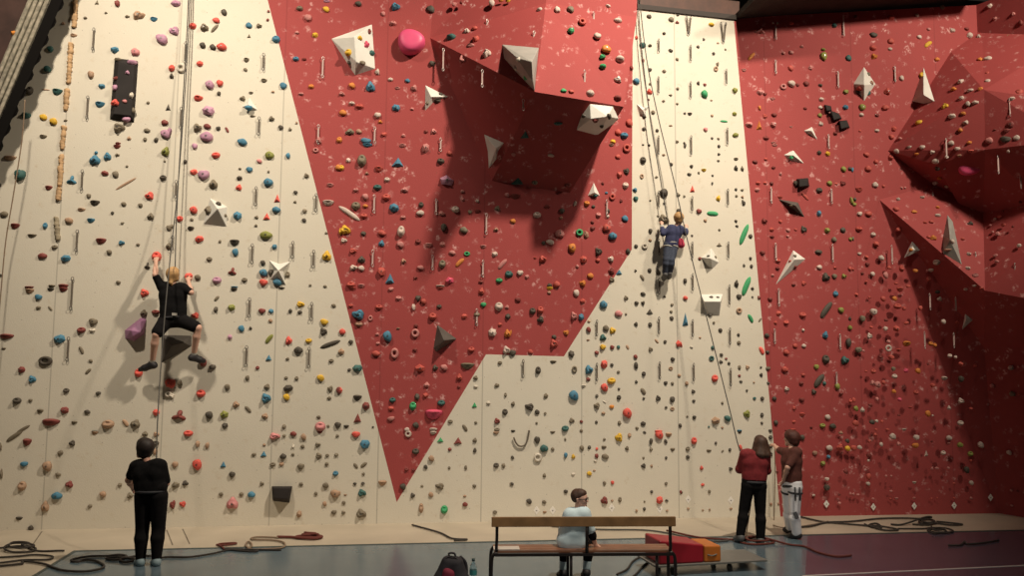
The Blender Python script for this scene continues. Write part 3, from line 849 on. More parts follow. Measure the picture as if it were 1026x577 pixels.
# ------------------------------------------------------------------ every hold: tile origin, then x y w h colour+shape in quarter pixels
HOLD_TILES = [
(0, 0, "386 10 20 24 gt;468 15 24 28 m;508 66 22 16 g;552 62 52 38 n;613 78 32 20 b;422 52 14 10 g;340 72 16 14 g;646 157 54 42 v;681 122 16 30 v;676 272 22 32 r;676 306 16 18 k;458 199 38 30 b;540 208 34 36 p;201 196 28 26 t;190 276 30 30 t;228 367 44 28 te;182 358 32 8 n-;118 362 30 44 k;104 462 40 28 te;174 467 32 26 y;214 484 32 30 y;172 545 32 18 ge;363 298 24 36 n;406 344 32 24 b;398 417 42 26 be;474 510 48 42 gx;262 480 18 12 g;590 410 14 16 g;670 428 22 34 kt;657 489 28 26 m;660 534 42 38 v;586 520 26 20 g;578 556 16 22 g;622 558 20 26 k;514 552 18 18 n;470 572 24 12 m;293 142 30 16 n;252 94 14 16 n;508 290 20 18 v;462 312 26 18 m;460 350 24 30 v;458 410 36 30 r;524 380 18 30 w;498 404 20 16 p;505 474 34 24 v;530 440 16 30 g;527 250 42 28 v;470 238 30 20 g;58 134 30 28 o;92 132 22 22 w;130 212 22 24 t"),
(170, 0, "25 14 40 32 v;20 124 40 38 v;217 50 26 28 k;186 82 32 24 r;92 104 30 32 r;138 111 36 34 gx;180 114 42 18 g/;132 181 26 26 k;172 188 24 26 k;208 187 42 32 r;120 254 28 28 r;8 272 26 34 r;46 272 40 42 wq;8 304 18 24 k;160 338 36 38 v;200 332 26 32 r;196 373 18 24 k;114 393 40 26 re;154 442 56 50 vf;110 510 36 38 gx;150 504 30 24 m;194 512 22 22 k;228 518 26 14 m\\;148 545 54 44 v;2 430 10 30 k;0 524 16 36 v;316 102 26 28 b;316 144 18 20 gt;356 104 24 22 g;424 157 34 38 b;306 240 24 20 ge;302 278 18 16 g;376 322 26 18 ge;453 342 28 32 b;412 366 14 10 n;324 371 20 12 g;291 393 26 22 g;330 464 24 10 ge;406 474 24 24 g;443 508 20 22 k;480 516 14 18 g;506 490 10 14 n;290 566 42 30 b;391 80 12 16 m;394 46 10 14 m;315 428 30 28 b;518 34 28 26 g;552 72 30 34 p;624 38 30 24 y;580 140 28 26 y;503 235 26 24 b;536 236 22 16 m;564 345 24 24 o;524 374 22 16 p;676 558 24 32 o;594 560 26 30 p;508 130 18 14 p;626 6 30 12 v"),
(0, 144, "252 6 16 12 n;466 12 32 18 m;467 45 20 14 g;378 66 48 40 b;383 36 16 18 b;428 52 32 36 b;286 147 38 36 bs;418 118 34 24 m;461 122 28 28 g;506 90 12 12 g;660 32 34 40 lx;656 70 12 12 g;650 136 28 28 k;82 124 42 52 t;40 58 54 22 ne;194 176 32 20 me;2 165 8 16 k;18 280 32 24 g;60 328 40 24 m;128 366 40 14 ge;180 327 20 32 b;276 306 34 26 n;324 263 34 16 ne;362 306 34 20 be;218 412 26 20 g;170 447 36 26 m;262 457 44 34 bf;402 388 46 26 me;436 432 24 20 g;378 236 42 24 k;354 208 18 22 g;494 240 22 18 g;560 245 20 18 g;596 208 38 34 r;600 290 30 28 gx;448 276 14 16 k;488 316 16 12 g;484 395 26 20 b;550 402 16 14 g;587 488 22 26 ks;472 552 18 16 g;4 524 10 14 k;674 335 24 24 g;672 408 24 26 g;252 568 44 20 m;206 568 30 14 g;116 572 40 10 m;502 160 92 13 n/;624 450 40 50 r"),
(170, 144, "100 10 22 28 v;184 46 36 30 r;62 72 16 20 k;96 113 36 28 r;136 124 46 46 v;174 162 38 38 gx;280 100 14 12 g;318 103 26 26 b;278 137 26 22 k;276 175 26 26 r;358 70 24 18 p;398 46 36 36 l;472 48 18 26 b;393 154 38 38 b;394 112 10 14 g;545 128 22 22 g;502 194 16 18 k;500 232 14 12 g;538 268 22 22 g;536 305 20 18 k;428 218 26 40 rt;386 290 32 34 rt;425 263 34 28 b;270 287 40 40 b;346 293 18 14 g;344 326 14 12 g;384 364 50 36 l;418 411 24 26 b;258 394 42 28 ke;262 432 28 32 b;96 264 32 32 r;156 266 36 36 gx;40 299 28 28 r;88 302 14 14 g;84 338 28 20 ke;118 380 40 32 r;200 390 12 16 g;158 460 24 22 g;8 330 18 22 g;188 544 38 34 vj;250 510 32 30 ms;298 543 24 22 g;258 572 30 10 b;112 532 26 24 g;76 530 36 40 r;372 474 22 22 k;374 514 36 32 b;404 512 30 28 k;374 552 34 30 r;470 522 20 30 g;430 552 40 30 b;626 448 40 42 yx;624 356 14 10 g;560 564 12 12 g;620 568 16 12 g;194 242 22 24 k;222 286 14 16 g;672 95 24 28 o;640 165 30 18 p;632 236 50 26 w;680 350 12 34 y;582 26 26 22 pq"),
(0, 288, "118 14 38 22 n;202 8 30 14 k;252 8 38 20 m;154 38 28 26 b;154 80 20 14 g;200 84 24 12 g\\;372 136 34 32 g;324 170 36 28 m;368 170 26 18 w;238 205 52 40 b;26 195 60 22 me;16 244 18 10 g;182 292 60 42 kq;324 250 34 18 g\\;362 292 18 14 g;352 334 30 16 g/;86 328 32 32 m;128 366 32 32 b;264 411 26 24 k;392 421 22 16 k;68 451 36 30 k;122 449 16 14 g;160 492 28 18 g;258 489 38 32 m;348 495 24 18 k;202 537 76 30 me;296 538 26 14 g;430 545 52 42 nj;500 540 34 20 n\\;540 543 42 34 gx;575 22 36 34 r;620 98 34 22 m;573 102 30 28 g;670 424 30 30 wq;674 380 32 40 r;622 498 30 32 r;378 574 30 8 k;92 565 60 16 g/;552 340 34 40 r"),
(170, 288, "256 8 28 16 k;446 2 28 8 k;188 44 26 16 g/;184 88 20 30 k;247 80 34 30 l;102 112 32 26 r;368 93 28 24 m;404 94 24 22 b;402 132 16 18 n;286 163 26 28 b;322 162 14 14 k;240 198 20 26 v;397 205 44 22 l/;394 280 28 28 bt;474 212 28 36 r;554 212 28 22 y;513 250 36 34 k;521 67 34 24 y;481 94 18 24 k;519 98 20 16 k;470 284 16 12 g;350 320 16 18 m;171 317 32 26 k;310 360 18 22 g;230 396 24 26 g;388 396 26 24 gx;472 402 44 34 kf;466 436 28 28 y;384 441 40 40 b;464 360 16 14 g;506 362 16 20 g;264 466 28 26 n;312 486 34 18 g\\;380 512 28 22 n;124 422 38 36 r;8 382 30 44 r;40 380 22 28 g;38 512 54 42 ms;158 508 34 32 k;218 506 38 38 l;220 550 28 28 k;72 572 40 10 r;456 554 18 24 g;602 360 32 28 y;616 137 32 28 y;613 176 30 34 k;678 175 14 32 r;654 72 20 16 g;640 226 84 22 k/;644 292 22 18 g;678 258 14 24 g;640 404 24 26 g;674 410 22 32 m;636 440 18 14 g;594 516 18 14 g;600 554 44 46 p;632 552 12 12 g;670 547 26 28 k;8 432 28 20 w;134 300 26 38 m"),
(0, 432, "108 43 38 30 me;288 47 26 24 k;241 86 26 24 g;97 130 30 24 b;190 138 40 40 n;232 172 22 16 g;276 212 34 28 m;88 218 36 44 n;227 257 42 34 b;180 300 34 44 n;76 347 30 14 k;124 385 22 22 k;359 298 20 18 g;411 250 28 24 n;478 214 20 20 g;518 256 26 24 g;378 6 28 14 n;2 60 12 40 g;58 20 72 22 g/;578 10 26 20 g;622 12 24 20 n;620 48 28 24 k;618 80 20 28 n;680 295 14 28 m;6 170 12 40 g"),
(170, 432, "74 8 40 28 r;112 50 20 30 n;150 56 18 26 n;22 132 24 28 n;110 132 40 46 r;213 132 26 28 bt;249 172 24 28 k;24 214 36 30 g;62 207 26 22 k;12 292 24 36 m;52 290 28 24 r;205 250 18 16 g;286 250 18 18 g;326 252 30 28 b;367 209 18 18 g;250 288 50 50 px;418 20 46 28 px;456 18 16 16 g;493 10 26 22 m;534 22 22 28 n;530 60 16 16 g;492 60 12 20 w;377 54 14 12 n;336 92 18 14 g;374 90 28 26 bt;452 100 26 26 k;491 92 14 12 g;411 132 24 18 g;446 130 20 18 n;523 139 28 26 g;594 98 26 26 g;590 54 24 18 g;628 96 16 14 g;664 94 20 18 g;668 18 14 14 g;598 4 24 10 m;626 130 16 16 g;661 168 24 24 b;622 215 26 24 g;660 248 40 36 n;583 248 16 16 g;524 210 18 14 g;618 288 18 20 n;655 322 22 20 g;516 330 24 34 n"),
(340, 0, "76 16 30 22 k;224 28 38 36 b;175 55 20 20 p;215 93 28 24 p;364 38 36 34 k;458 18 24 22 p;486 10 14 20 m;608 14 28 30 w;644 4 26 10 o;672 5 24 12 y;446 149 42 36 t;508 125 28 26 w;540 115 24 20 r;544 156 30 40 r;522 184 40 16 pe;490 237 34 32 ps;589 215 36 46 w;370 253 30 28 k;51 342 28 26 o;124 347 40 46 b;204 317 22 20 w;272 322 22 18 b;298 351 28 28 p;226 430 38 36 bf;290 434 18 16 p;152 287 20 28 w;15 450 30 28 o;50 412 26 20 w;80 424 36 26 rj;10 374 26 20 p;153 460 28 28 w;163 486 18 16 o;42 526 40 26 g;78 524 24 22 n;8 556 18 28 o;106 562 42 28 b;178 535 28 20 r;256 540 20 20 p;346 524 16 16 m;376 524 26 24 p;232 352 24 14 p;36 210 32 36 y;40 250 24 24 k;92 252 26 22 g;82 152 24 20 y;108 178 24 32 P;120 126 16 28 m;130 212 28 28 t;392 402 26 24 k;404 376 18 16 k;352 412 16 20 g"),
(511, 0, "118 38 24 22 w;188 40 24 34 w;241 40 32 30 g;243 122 32 32 G;287 88 36 36 rq;348 145 32 30 w;390 24 26 20 w;430 82 36 28 wj;383 197 40 40 o;368 226 28 22 G;370 264 30 26 G;438 236 38 38 wj;430 317 32 32 w;484 272 16 24 m;320 372 36 38 w;213 362 26 20 G;244 366 24 18 r;428 392 34 32 m;34 238 24 26 w;22 270 16 26 w;62 310 18 26 G;294 463 26 20 k;340 478 32 28 m;392 464 28 24 k;365 502 20 18 k;60 535 46 50 tt;190 492 50 22 t;554 66 22 18 k;642 78 24 22 g;666 90 18 14 m;668 60 14 14 k;614 134 18 16 k;528 181 34 30 t;558 182 20 16 k;640 202 20 14 k;666 237 16 18 g;530 242 14 16 m;558 278 16 16 k;614 284 16 16 g;503 324 30 26 b;558 335 14 14 g;556 366 24 26 r;552 398 10 12 m;640 381 16 10 g;612 403 16 14 g;668 354 14 16 g;666 414 14 12 g;535 464 16 24 k;570 448 18 22 g;533 514 16 16 k;586 520 14 16 k;640 502 18 8 n;666 565 14 14 g;504 150 12 20 r;475 490 30 34 r;430 527 26 28 r;455 540 36 30 b;410 565 26 24 y"),
(340, 144, "112 6 44 18 b;252 8 30 18 p;344 18 36 46 p;439 38 20 22 r;90 68 38 62 gj;232 74 54 44 bt;36 66 22 24 w;8 96 24 28 y;157 102 36 26 re;404 70 32 30 k;428 148 64 52 vf;190 143 24 24 w;152 174 36 28 t;110 118 16 14 n;66 184 24 20 p;260 184 34 22 p;187 214 36 34 rj;104 212 30 28 p;66 248 38 40 gj;104 248 22 16 o;98 288 32 26 r;218 256 46 42 b;254 293 24 18 p;326 244 22 30 k;323 276 34 24 w;408 278 30 20 p;463 262 34 32 w;416 333 24 38 k;246 350 32 56 wj;40 278 100 26 w\\;24 344 46 38 yx;18 386 28 22 w;96 358 26 24 k;168 398 26 28 b;170 356 34 26 r;244 402 32 28 p;314 390 24 26 m;356 404 34 20 p;411 400 24 24 p;496 344 34 30 g;574 410 28 16 p;620 440 28 24 w;450 434 28 20 p;508 438 28 20 Gq;480 474 46 22 o/;650 480 52 22 p/;54 428 30 24 r;88 462 34 28 k;56 494 34 24 w;88 496 28 24 w;256 468 22 22 n;168 510 36 44 r;410 480 30 42 gj;324 494 30 20 p;440 545 38 34 P;402 568 40 12 w;303 534 18 16 m;201 538 40 46 bt;46 562 38 28 r;88 566 30 18 p;637 545 30 24 G;672 520 26 34 t;564 550 20 16 m;490 190 18 16 p;492 222 16 14 p;668 204 20 20 p;630 258 24 22 g;550 228 18 16 w;552 270 26 16 m;520 272 16 18 g;624 342 24 16 n"),
(511, 144, "14 42 20 20 p;163 42 34 24 w;30 148 60 42 tt;98 154 28 24 g;230 164 34 26 m;20 210 46 22 m;108 284 34 30 w;12 308 26 20 o;148 250 28 20 m;404 6 24 14 n;464 18 36 38 rq;430 52 24 20 r;436 124 28 30 r;464 110 28 28 k;460 166 28 30 w;369 158 14 14 m;407 212 28 30 rq;442 228 14 18 m;384 196 14 12 b;340 206 18 14 t;306 238 26 26 o;260 238 14 24 w;332 250 16 14 k;352 284 24 26 p;390 268 20 18 k;390 290 16 18 w;207 268 22 26 k;204 295 18 16 n;458 298 28 28 b;328 312 16 14 m;330 336 26 20 m;384 336 34 36 r;408 368 36 34 b;198 358 38 38 p;276 354 34 32 Gq;304 362 24 40 n;160 392 36 24 w;247 415 36 38 o;352 430 32 34 k;293 462 34 36 r;350 464 20 18 r;402 460 28 26 w;130 460 34 30 r;100 456 16 10 r;320 526 28 24 o;290 556 30 26 o;268 488 14 16 p;40 514 32 26 w;4 520 16 28 t;186 560 28 30 r;158 564 24 22 k;68 530 22 20 p;404 508 28 28 m;134 396 20 20 k;498 184 22 18 b;501 219 20 24 t;530 66 28 34 k;642 82 18 18 k;584 133 16 12 g;525 130 18 22 nq;613 196 36 36 k;670 204 18 18 g;614 238 12 12 k;559 226 10 10 g;559 347 16 22 k;558 384 14 12 n;590 288 12 10 g;612 302 48 40 gx;672 266 20 20 k;502 408 16 18 k;470 428 20 24 k;536 408 28 26 wq;500 506 12 12 k;556 504 18 18 k;591 513 22 26 k;526 534 28 16 g\\;434 512 30 24 bt;405 542 24 24 g;672 378 16 28 k;554 6 12 10 k;530 4 10 8 k;612 46 16 10 n"),
(340, 288, "52 4 34 14 r;206 6 26 18 p;402 4 28 8 r;566 16 28 30 r;314 42 28 28 k;236 42 26 20 p;158 78 32 24 r;336 56 26 24 r;296 78 18 32 w;398 76 22 20 k;76 108 54 42 b;78 146 34 24 n;12 176 26 28 r;46 217 18 22 k;8 256 28 32 n;46 72 20 16 r;124 122 20 26 pq;372 116 36 36 r;306 152 18 18 m;192 194 40 46 b;152 186 18 16 p;154 222 18 14 p;234 164 16 10 n;146 263 34 26 r;220 262 36 48 pq;302 182 36 40 pq;302 248 18 18 m;526 247 30 24 r;498 115 28 24 r;548 108 26 22 g;574 68 24 22 G;636 76 36 42 wj;672 116 26 28 k;668 78 20 16 p;610 180 38 42 w;670 184 30 34 o;666 250 34 34 w;640 148 20 18 r;72 322 46 36 t;40 328 16 14 k;322 322 46 38 rf;418 318 32 26 p;382 320 24 24 k;510 312 62 26 ge;478 358 28 28 r;543 360 22 18 g;544 394 18 12 w;476 396 14 14 m;348 388 28 22 p;344 430 26 24 r;310 436 24 34 k;406 460 34 28 t;293 472 30 40 Gj;212 448 28 24 t;206 482 28 22 r;206 522 30 22 p;72 439 38 24 ke;106 472 34 38 m;2 410 24 32 r;72 520 34 42 mt;28 554 24 14 k;4 548 10 16 k;376 505 80 42 Pe;305 548 28 26 k;270 566 24 20 w;134 556 10 10 k;640 300 20 16 g;628 390 24 22 g;662 428 12 22 g;660 496 24 30 k;594 460 20 16 w;538 468 24 24 Gt;544 538 12 12 g;442 534 22 18 g;500 560 32 18 g\\;628 532 26 24 m;628 566 24 18 g;374 566 36 16 w"),
(511, 288, "158 4 30 14 y;264 22 28 30 w;32 48 26 22 m;290 54 26 26 r;90 94 28 32 k;121 90 30 36 r;122 128 30 28 k;156 20 16 14 n;254 114 30 36 p;284 118 28 32 b;224 180 26 22 o;176 197 22 18 k;174 224 34 38 r;82 256 22 20 r;10 260 28 30 k;2 180 10 26 o;372 68 32 36 b;432 104 32 28 p;462 106 12 12 g;462 42 20 20 g;314 135 16 12 n;313 168 20 26 m;382 162 26 28 g;408 172 28 28 y;370 200 30 28 t;370 237 30 26 y;407 238 18 20 m;432 237 16 16 t;468 238 20 14 n\\;345 260 22 20 m;311 210 16 8 n;244 265 30 34 k;256 326 24 32 gq;314 328 36 38 b;375 306 34 40 r;406 308 16 14 k;432 336 14 12 g;312 366 22 20 m;404 372 38 30 y;376 398 32 34 r;293 393 22 14 w;346 432 16 16 k;434 438 20 22 k;434 404 12 12 k;376 456 18 10 w\\;346 472 28 28 g;405 475 20 18 o;372 500 18 12 n;467 500 38 44 r;254 430 42 44 b;172 296 30 12 ge;112 330 24 36 k;143 432 22 28 g;12 464 18 20 g;78 476 40 30 k;108 496 20 24 k;140 502 12 14 g;106 540 10 12 g;246 530 24 22 g;284 534 14 14 m;344 536 12 14 k;220 562 32 28 t;284 570 14 14 g;436 540 18 22 g;12 572 20 10 k;76 572 8 10 k;530 25 22 16 k;504 62 18 18 k;530 62 18 18 k;556 96 32 24 kt;616 36 12 10 k;646 68 16 14 g;644 122 18 18 k;642 96 12 14 g;502 146 18 18 k;558 148 18 22 k;618 216 16 16 k;584 214 22 12 n\\;560 246 20 18 g;672 224 26 34 r;648 286 18 20 k;640 322 20 16 nq;500 276 18 20 m;502 310 18 30 k;533 344 18 22 k;503 376 14 14 k;620 380 16 18 k;647 382 14 14 g;530 414 30 22 g\\;533 442 14 14 k;590 441 22 24 k;647 445 26 28 k;622 478 14 14 k;646 483 20 16 nq;530 542 22 20 k;506 560 14 14 g;592 574 36 12 r;678 550 16 22 k;674 350 14 14 n"),
(340, 432, "66 12 34 28 r;102 51 46 44 b;65 138 26 16 g\\;98 134 30 18 g/;96 170 14 14 g;62 209 14 14 k;94 208 16 14 k;172 206 38 22 ne;90 246 36 30 t;18 284 16 16 g;16 324 18 16 g;87 328 44 36 gx;24 254 14 8 n;2 246 8 14 n;274 10 30 30 wq;304 80 30 28 k;268 152 18 14 m;296 154 16 14 m;254 220 28 26 k;374 6 30 16 w;402 34 30 22 Gt;472 38 38 32 mt;440 72 18 16 m;367 108 24 26 n;344 142 18 18 k;438 146 12 14 g;504 144 12 20 g;540 36 20 20 g;540 76 14 24 k;330 218 14 12 g;401 219 38 26 gx;365 252 20 24 n;292 256 20 22 k;326 306 20 46 nj;418 312 30 40 Gj;500 258 16 12 n;501 291 22 20 m;538 218 16 16 g;625 136 24 24 k;654 136 18 18 g;625 4 24 16 n;620 322 20 16 g;682 210 8 16 g"),
(511, 432, "10 104 14 16 k;8 210 14 16 k;108 34 24 34 k;135 68 34 34 t;170 71 16 16 g;110 104 38 40 wq;222 95 18 26 b;252 101 18 20 y;220 32 10 12 g;286 66 20 22 g;316 64 18 18 k;346 70 14 14 r;374 64 24 14 g;345 98 18 20 m;340 118 14 10 w;379 100 30 24 g;376 32 14 14 g;434 25 34 36 y;476 16 16 22 n;466 68 18 18 g;137 176 16 18 g;252 170 18 14 w;316 168 22 20 y;336 156 12 8 n;376 206 14 18 g;408 204 14 18 r;222 240 18 18 k;76 279 26 22 k;136 281 18 16 g;138 322 18 10 n;376 276 32 32 m;407 276 12 10 n;438 272 16 24 g;594 14 36 34 r;632 14 30 18 ne;562 40 18 30 k;620 40 14 20 k;562 72 18 16 g;648 73 22 14 g;532 106 12 10 g;622 106 12 14 k;532 138 22 20 k;564 138 12 12 n;535 310 14 18 k;536 280 10 10 g;564 241 14 14 k;622 208 14 14 g;596 274 34 34 r;624 276 14 12 k;504 316 10 14 n;626 316 12 10 n;680 242 10 16 m;536 4 14 10 k;170 4 24 10 g;106 316 26 30 wd;170 316 26 30 wd;405 306 26 30 wd;597 310 26 30 wd"),
(682, 0, "92 158 12 14 k;69 187 14 14 k;131 214 14 16 k;148 172 12 8 n;122 98 26 20 y;178 198 10 10 g;147 256 14 20 g;140 275 20 24 nq;70 332 14 18 k;96 338 14 14 m;94 375 28 34 G;122 400 12 8 n;216 360 26 28 l;36 455 22 14 k;16 452 12 10 k;125 461 12 12 n;214 454 22 20 l;172 484 32 12 G-;99 516 18 20 p;218 538 26 20 l;125 551 12 12 k;150 553 14 12 g;14 570 10 12 k;316 125 44 30 ps;282 226 42 18 o/;443 94 22 18 r;368 92 10 14 w;386 92 10 14 w;252 280 24 14 p;438 272 28 26 r;410 212 22 18 p;440 210 24 20 p;482 186 20 16 p;516 270 20 26 p;568 225 34 42 l;568 198 24 18 l;612 102 26 26 t;668 232 28 32 t;440 334 40 30 w;408 346 34 30 pq;466 338 18 18 m;500 334 28 26 m;316 368 34 26 p;336 374 20 16 m;556 340 24 20 k;657 428 34 30 b;658 366 34 26 l;560 396 24 24 w;556 428 20 18 w;554 460 22 22 l;558 494 24 24 w;496 432 20 16 m;372 458 26 20 m;336 464 20 20 r;312 500 28 46 ot;272 496 36 28 p;370 496 34 32 p;440 506 18 10 p;340 550 28 20 m;370 570 30 12 p;616 532 22 22 m;314 430 12 20 o;366 394 30 14 p"),
(854, 0, "154 72 32 26 r;152 165 30 30 r;82 192 34 32 r;86 226 34 28 o;150 196 24 20 w;84 140 38 26 k;258 62 20 18 w;304 117 20 16 p;266 148 24 20 w;302 177 44 24 y/;336 237 24 20 o;398 122 28 22 w;358 30 20 28 g;392 24 24 18 g;548 24 28 24 w;568 74 20 18 p;468 142 30 36 w;504 146 18 26 w;455 116 24 16 m;508 238 22 26 o;540 238 40 28 w;625 146 24 24 Gq;582 212 20 18 p;642 56 16 20 p;672 90 18 28 m;538 293 20 20 r;540 325 28 24 w;588 318 20 22 p;640 327 22 24 w;637 290 14 14 w;664 370 40 24 r;64 296 16 20 g;30 352 32 24 r;66 372 14 24 t;22 366 24 22 k;76 330 20 22 n;38 428 32 34 l;36 458 24 24 w;138 366 34 32 r;168 290 16 26 r;195 312 22 28 w;170 318 14 20 g;130 430 36 28 r;98 460 22 16 m;98 521 26 20 w;165 514 28 30 r;155 546 26 24 r;190 554 22 20 p;265 490 32 28 y;370 424 32 34 y;404 357 28 22 o;432 325 30 34 w;470 362 30 20 w;510 355 28 22 o;436 392 28 22 w;490 408 34 22 w;460 414 22 26 w;396 463 38 28 w;442 452 24 18 o;452 488 26 20 w;430 519 20 22 o;394 570 28 24 w;466 568 24 20 o;276 300 22 30 y;30 522 14 14 r;14 70 24 24 m;634 395 38 26 w;658 460 32 36 w;632 498 38 38 m;620 520 44 30 m;568 518 20 16 m;546 560 36 30 p;612 556 50 36 k;656 550 34 30 w"),  # one maroon entry on the prow stands for a white hold's cast shadow
(682, 144, "46 180 24 34 rt;92 106 24 14 y;43 90 14 16 k;34 122 18 14 k;72 116 10 12 g;127 127 10 10 k;126 158 10 16 k;14 210 12 12 g;150 218 20 26 y;73 269 28 24 m;127 279 48 24 G-;98 306 16 14 n;154 343 12 10 g;153 402 28 18 gt;253 362 92 26 G/;278 368 18 18 k;262 568 84 28 G/;222 558 20 30 k;278 457 12 16 k;252 485 12 14 k;282 488 14 18 k;250 236 16 28 k;220 182 12 12 k;245 184 14 10 g;222 208 12 12 g;246 212 14 12 n;220 308 16 14 k;224 328 14 10 k;220 62 22 14 g;220 98 18 24 k;245 100 14 22 g;152 10 12 16 k;152 42 14 12 k;150 68 14 10 g;17 8 12 20 k;18 545 18 24 k;45 366 10 10 k;288 572 18 10 k;110 448 14 14 k;138 452 12 14 g;76 458 16 16 m;374 6 30 14 p;296 72 24 16 m;370 95 24 20 m;340 62 20 16 r;398 120 16 20 p;308 156 20 16 r;336 156 16 14 r;362 158 18 18 m;304 184 24 18 p;495 210 46 18 r\\;396 214 26 14 r;333 308 26 24 m;397 310 16 16 r;362 342 26 20 r;428 344 22 18 p;427 368 18 14 p;458 342 14 12 r;364 370 24 16 m;458 158 30 34 kf;552 186 34 30 k;551 278 26 34 b;490 342 32 34 k;584 346 32 30 l;552 36 26 26 k;586 40 28 28 y;648 102 26 28 l;674 100 20 22 k;592 158 26 24 l;646 158 28 26 m;620 160 18 12 r;680 228 14 40 l;646 344 28 26 k;610 382 24 28 g;676 380 18 18 l;549 432 42 28 kf;578 532 42 40 kx;612 528 24 26 g;650 528 26 22 l;552 492 28 22 w;326 434 22 20 m;388 466 26 24 r;386 496 24 18 m;366 524 18 16 p;674 498 18 20 r;615 494 18 12 r;450 562 24 18 m;490 556 24 20 r;440 55 22 18 G;455 448 18 18 g;436 468 16 14 r;456 490 18 16 m;440 245 18 14 g"),
(854, 144, "0 104 12 24 b;56 44 32 22 r;93 72 20 22 r;62 100 32 30 r;90 164 30 30 w;124 170 20 18 r;26 184 38 24 re;8 242 22 20 l;10 222 20 22 k;29 279 32 24 w;64 280 34 26 r;26 340 36 28 r;83 362 26 26 w;95 400 30 32 r;114 455 28 28 w;28 438 20 16 w;56 452 24 22 r;2 378 10 20 g;2 500 12 16 r;80 519 24 22 w;40 516 16 16 m;60 480 20 20 m;56 550 14 12 r;132 524 26 34 p;146 494 22 18 r;196 498 24 36 r;174 556 18 16 r;222 568 22 16 r;184 342 26 24 r;182 222 20 18 w;174 262 28 26 r;246 272 26 20 o;278 214 26 20 w;340 254 20 18 o;340 286 30 22 w;290 314 20 18 r;314 312 22 18 r;322 376 34 28 o;304 372 16 18 r;293 176 20 22 r;196 176 18 16 p;210 176 16 14 p;330 156 30 24 w;348 136 22 18 o;376 170 18 18 w;331 70 32 26 w;368 96 20 18 w;340 98 26 30 k;392 120 24 20 k;250 506 24 20 o;304 540 22 26 r;300 506 20 14 p;336 472 36 32 w;314 504 30 18 w;176 30 26 24 w;152 56 26 32 r;256 42 22 14 o;278 14 26 22 w;226 14 24 14 w;318 34 22 20 w;418 20 24 20 w;426 48 22 14 n;472 30 26 16 r;376 54 18 16 w;464 440 24 26 w;460 496 26 26 w;440 380 20 20 r;470 318 30 22 k;490 526 34 18 p;486 566 24 12 w;425 210 24 48 r;580 360 24 26 p;570 446 26 18 p;576 470 22 18 p;664 406 24 24 w;622 30 16 18 w;670 234 16 20 m;586 292 22 14 r;602 325 24 14 r;560 352 14 14 p;550 326 14 14 p;568 300 16 14 w;600 268 16 12 m;640 330 14 14 m;234 424 20 20 o;396 390 26 24 w;380 424 34 14 n"),
(682, 288, "18 42 20 20 r;18 128 28 64 bt;2 228 10 20 r;43 237 14 10 w;24 382 16 20 n;50 414 18 16 k;52 452 14 14 k;54 517 16 18 k;26 514 10 10 g;2 548 10 18 k;77 200 12 10 n;128 240 20 20 t;122 282 24 22 tq;162 268 16 14 k;160 296 18 14 k;181 284 14 12 m;192 302 12 14 k;132 140 12 12 g;158 170 18 18 k;136 362 30 34 r;166 460 12 12 g;186 521 32 24 t;140 530 42 36 n;112 555 10 10 t;166 558 12 10 n;234 572 24 12 b;264 504 32 32 lx;324 508 16 22 k;323 540 12 12 k;379 538 22 24 k;357 570 18 16 k;325 442 18 18 k;373 442 22 20 k;294 442 16 14 t;264 410 12 12 k;349 381 16 14 k;292 378 10 10 n;240 375 18 12 k;234 352 16 14 m;234 318 14 20 g;266 318 18 18 n;320 318 12 12 k;348 322 22 18 gj;321 348 16 16 k;322 252 34 22 r\\;346 257 18 14 k;343 191 22 20 k;232 220 18 18 g;230 188 12 14 k;232 92 26 26 nq;278 124 38 20 G\\;316 130 20 10 g/;286 38 10 10 k;312 41 16 18 m;232 36 22 24 k;286 4 16 12 k;122 40 20 10 k;148 40 14 10 k;118 108 24 12 k;617 26 28 34 b;580 90 92 34 k/;638 90 30 28 l;576 190 30 36 b;578 286 38 48 kj;540 316 24 28 l;552 372 74 36 k/;572 382 20 24 t;530 416 26 26 k;654 290 42 38 t;674 160 20 26 l;668 220 28 44 k;674 124 16 20 k;390 103 28 24 r;420 140 28 26 r;486 110 36 32 r;488 170 18 18 w;378 140 18 18 r;490 232 22 20 w;456 232 24 22 r;420 258 28 26 r;414 326 32 28 r;488 348 20 16 r;480 382 26 22 m;422 404 26 22 w;482 446 26 22 m;452 480 20 18 r;484 506 30 18 r;452 534 20 18 r;448 568 30 14 r;356 46 24 20 m;624 394 26 30 l;640 422 22 18 m;676 452 18 24 r;585 516 28 26 w;565 550 30 24 l;606 552 32 26 k;422 570 20 10 m;520 556 14 12 m"),
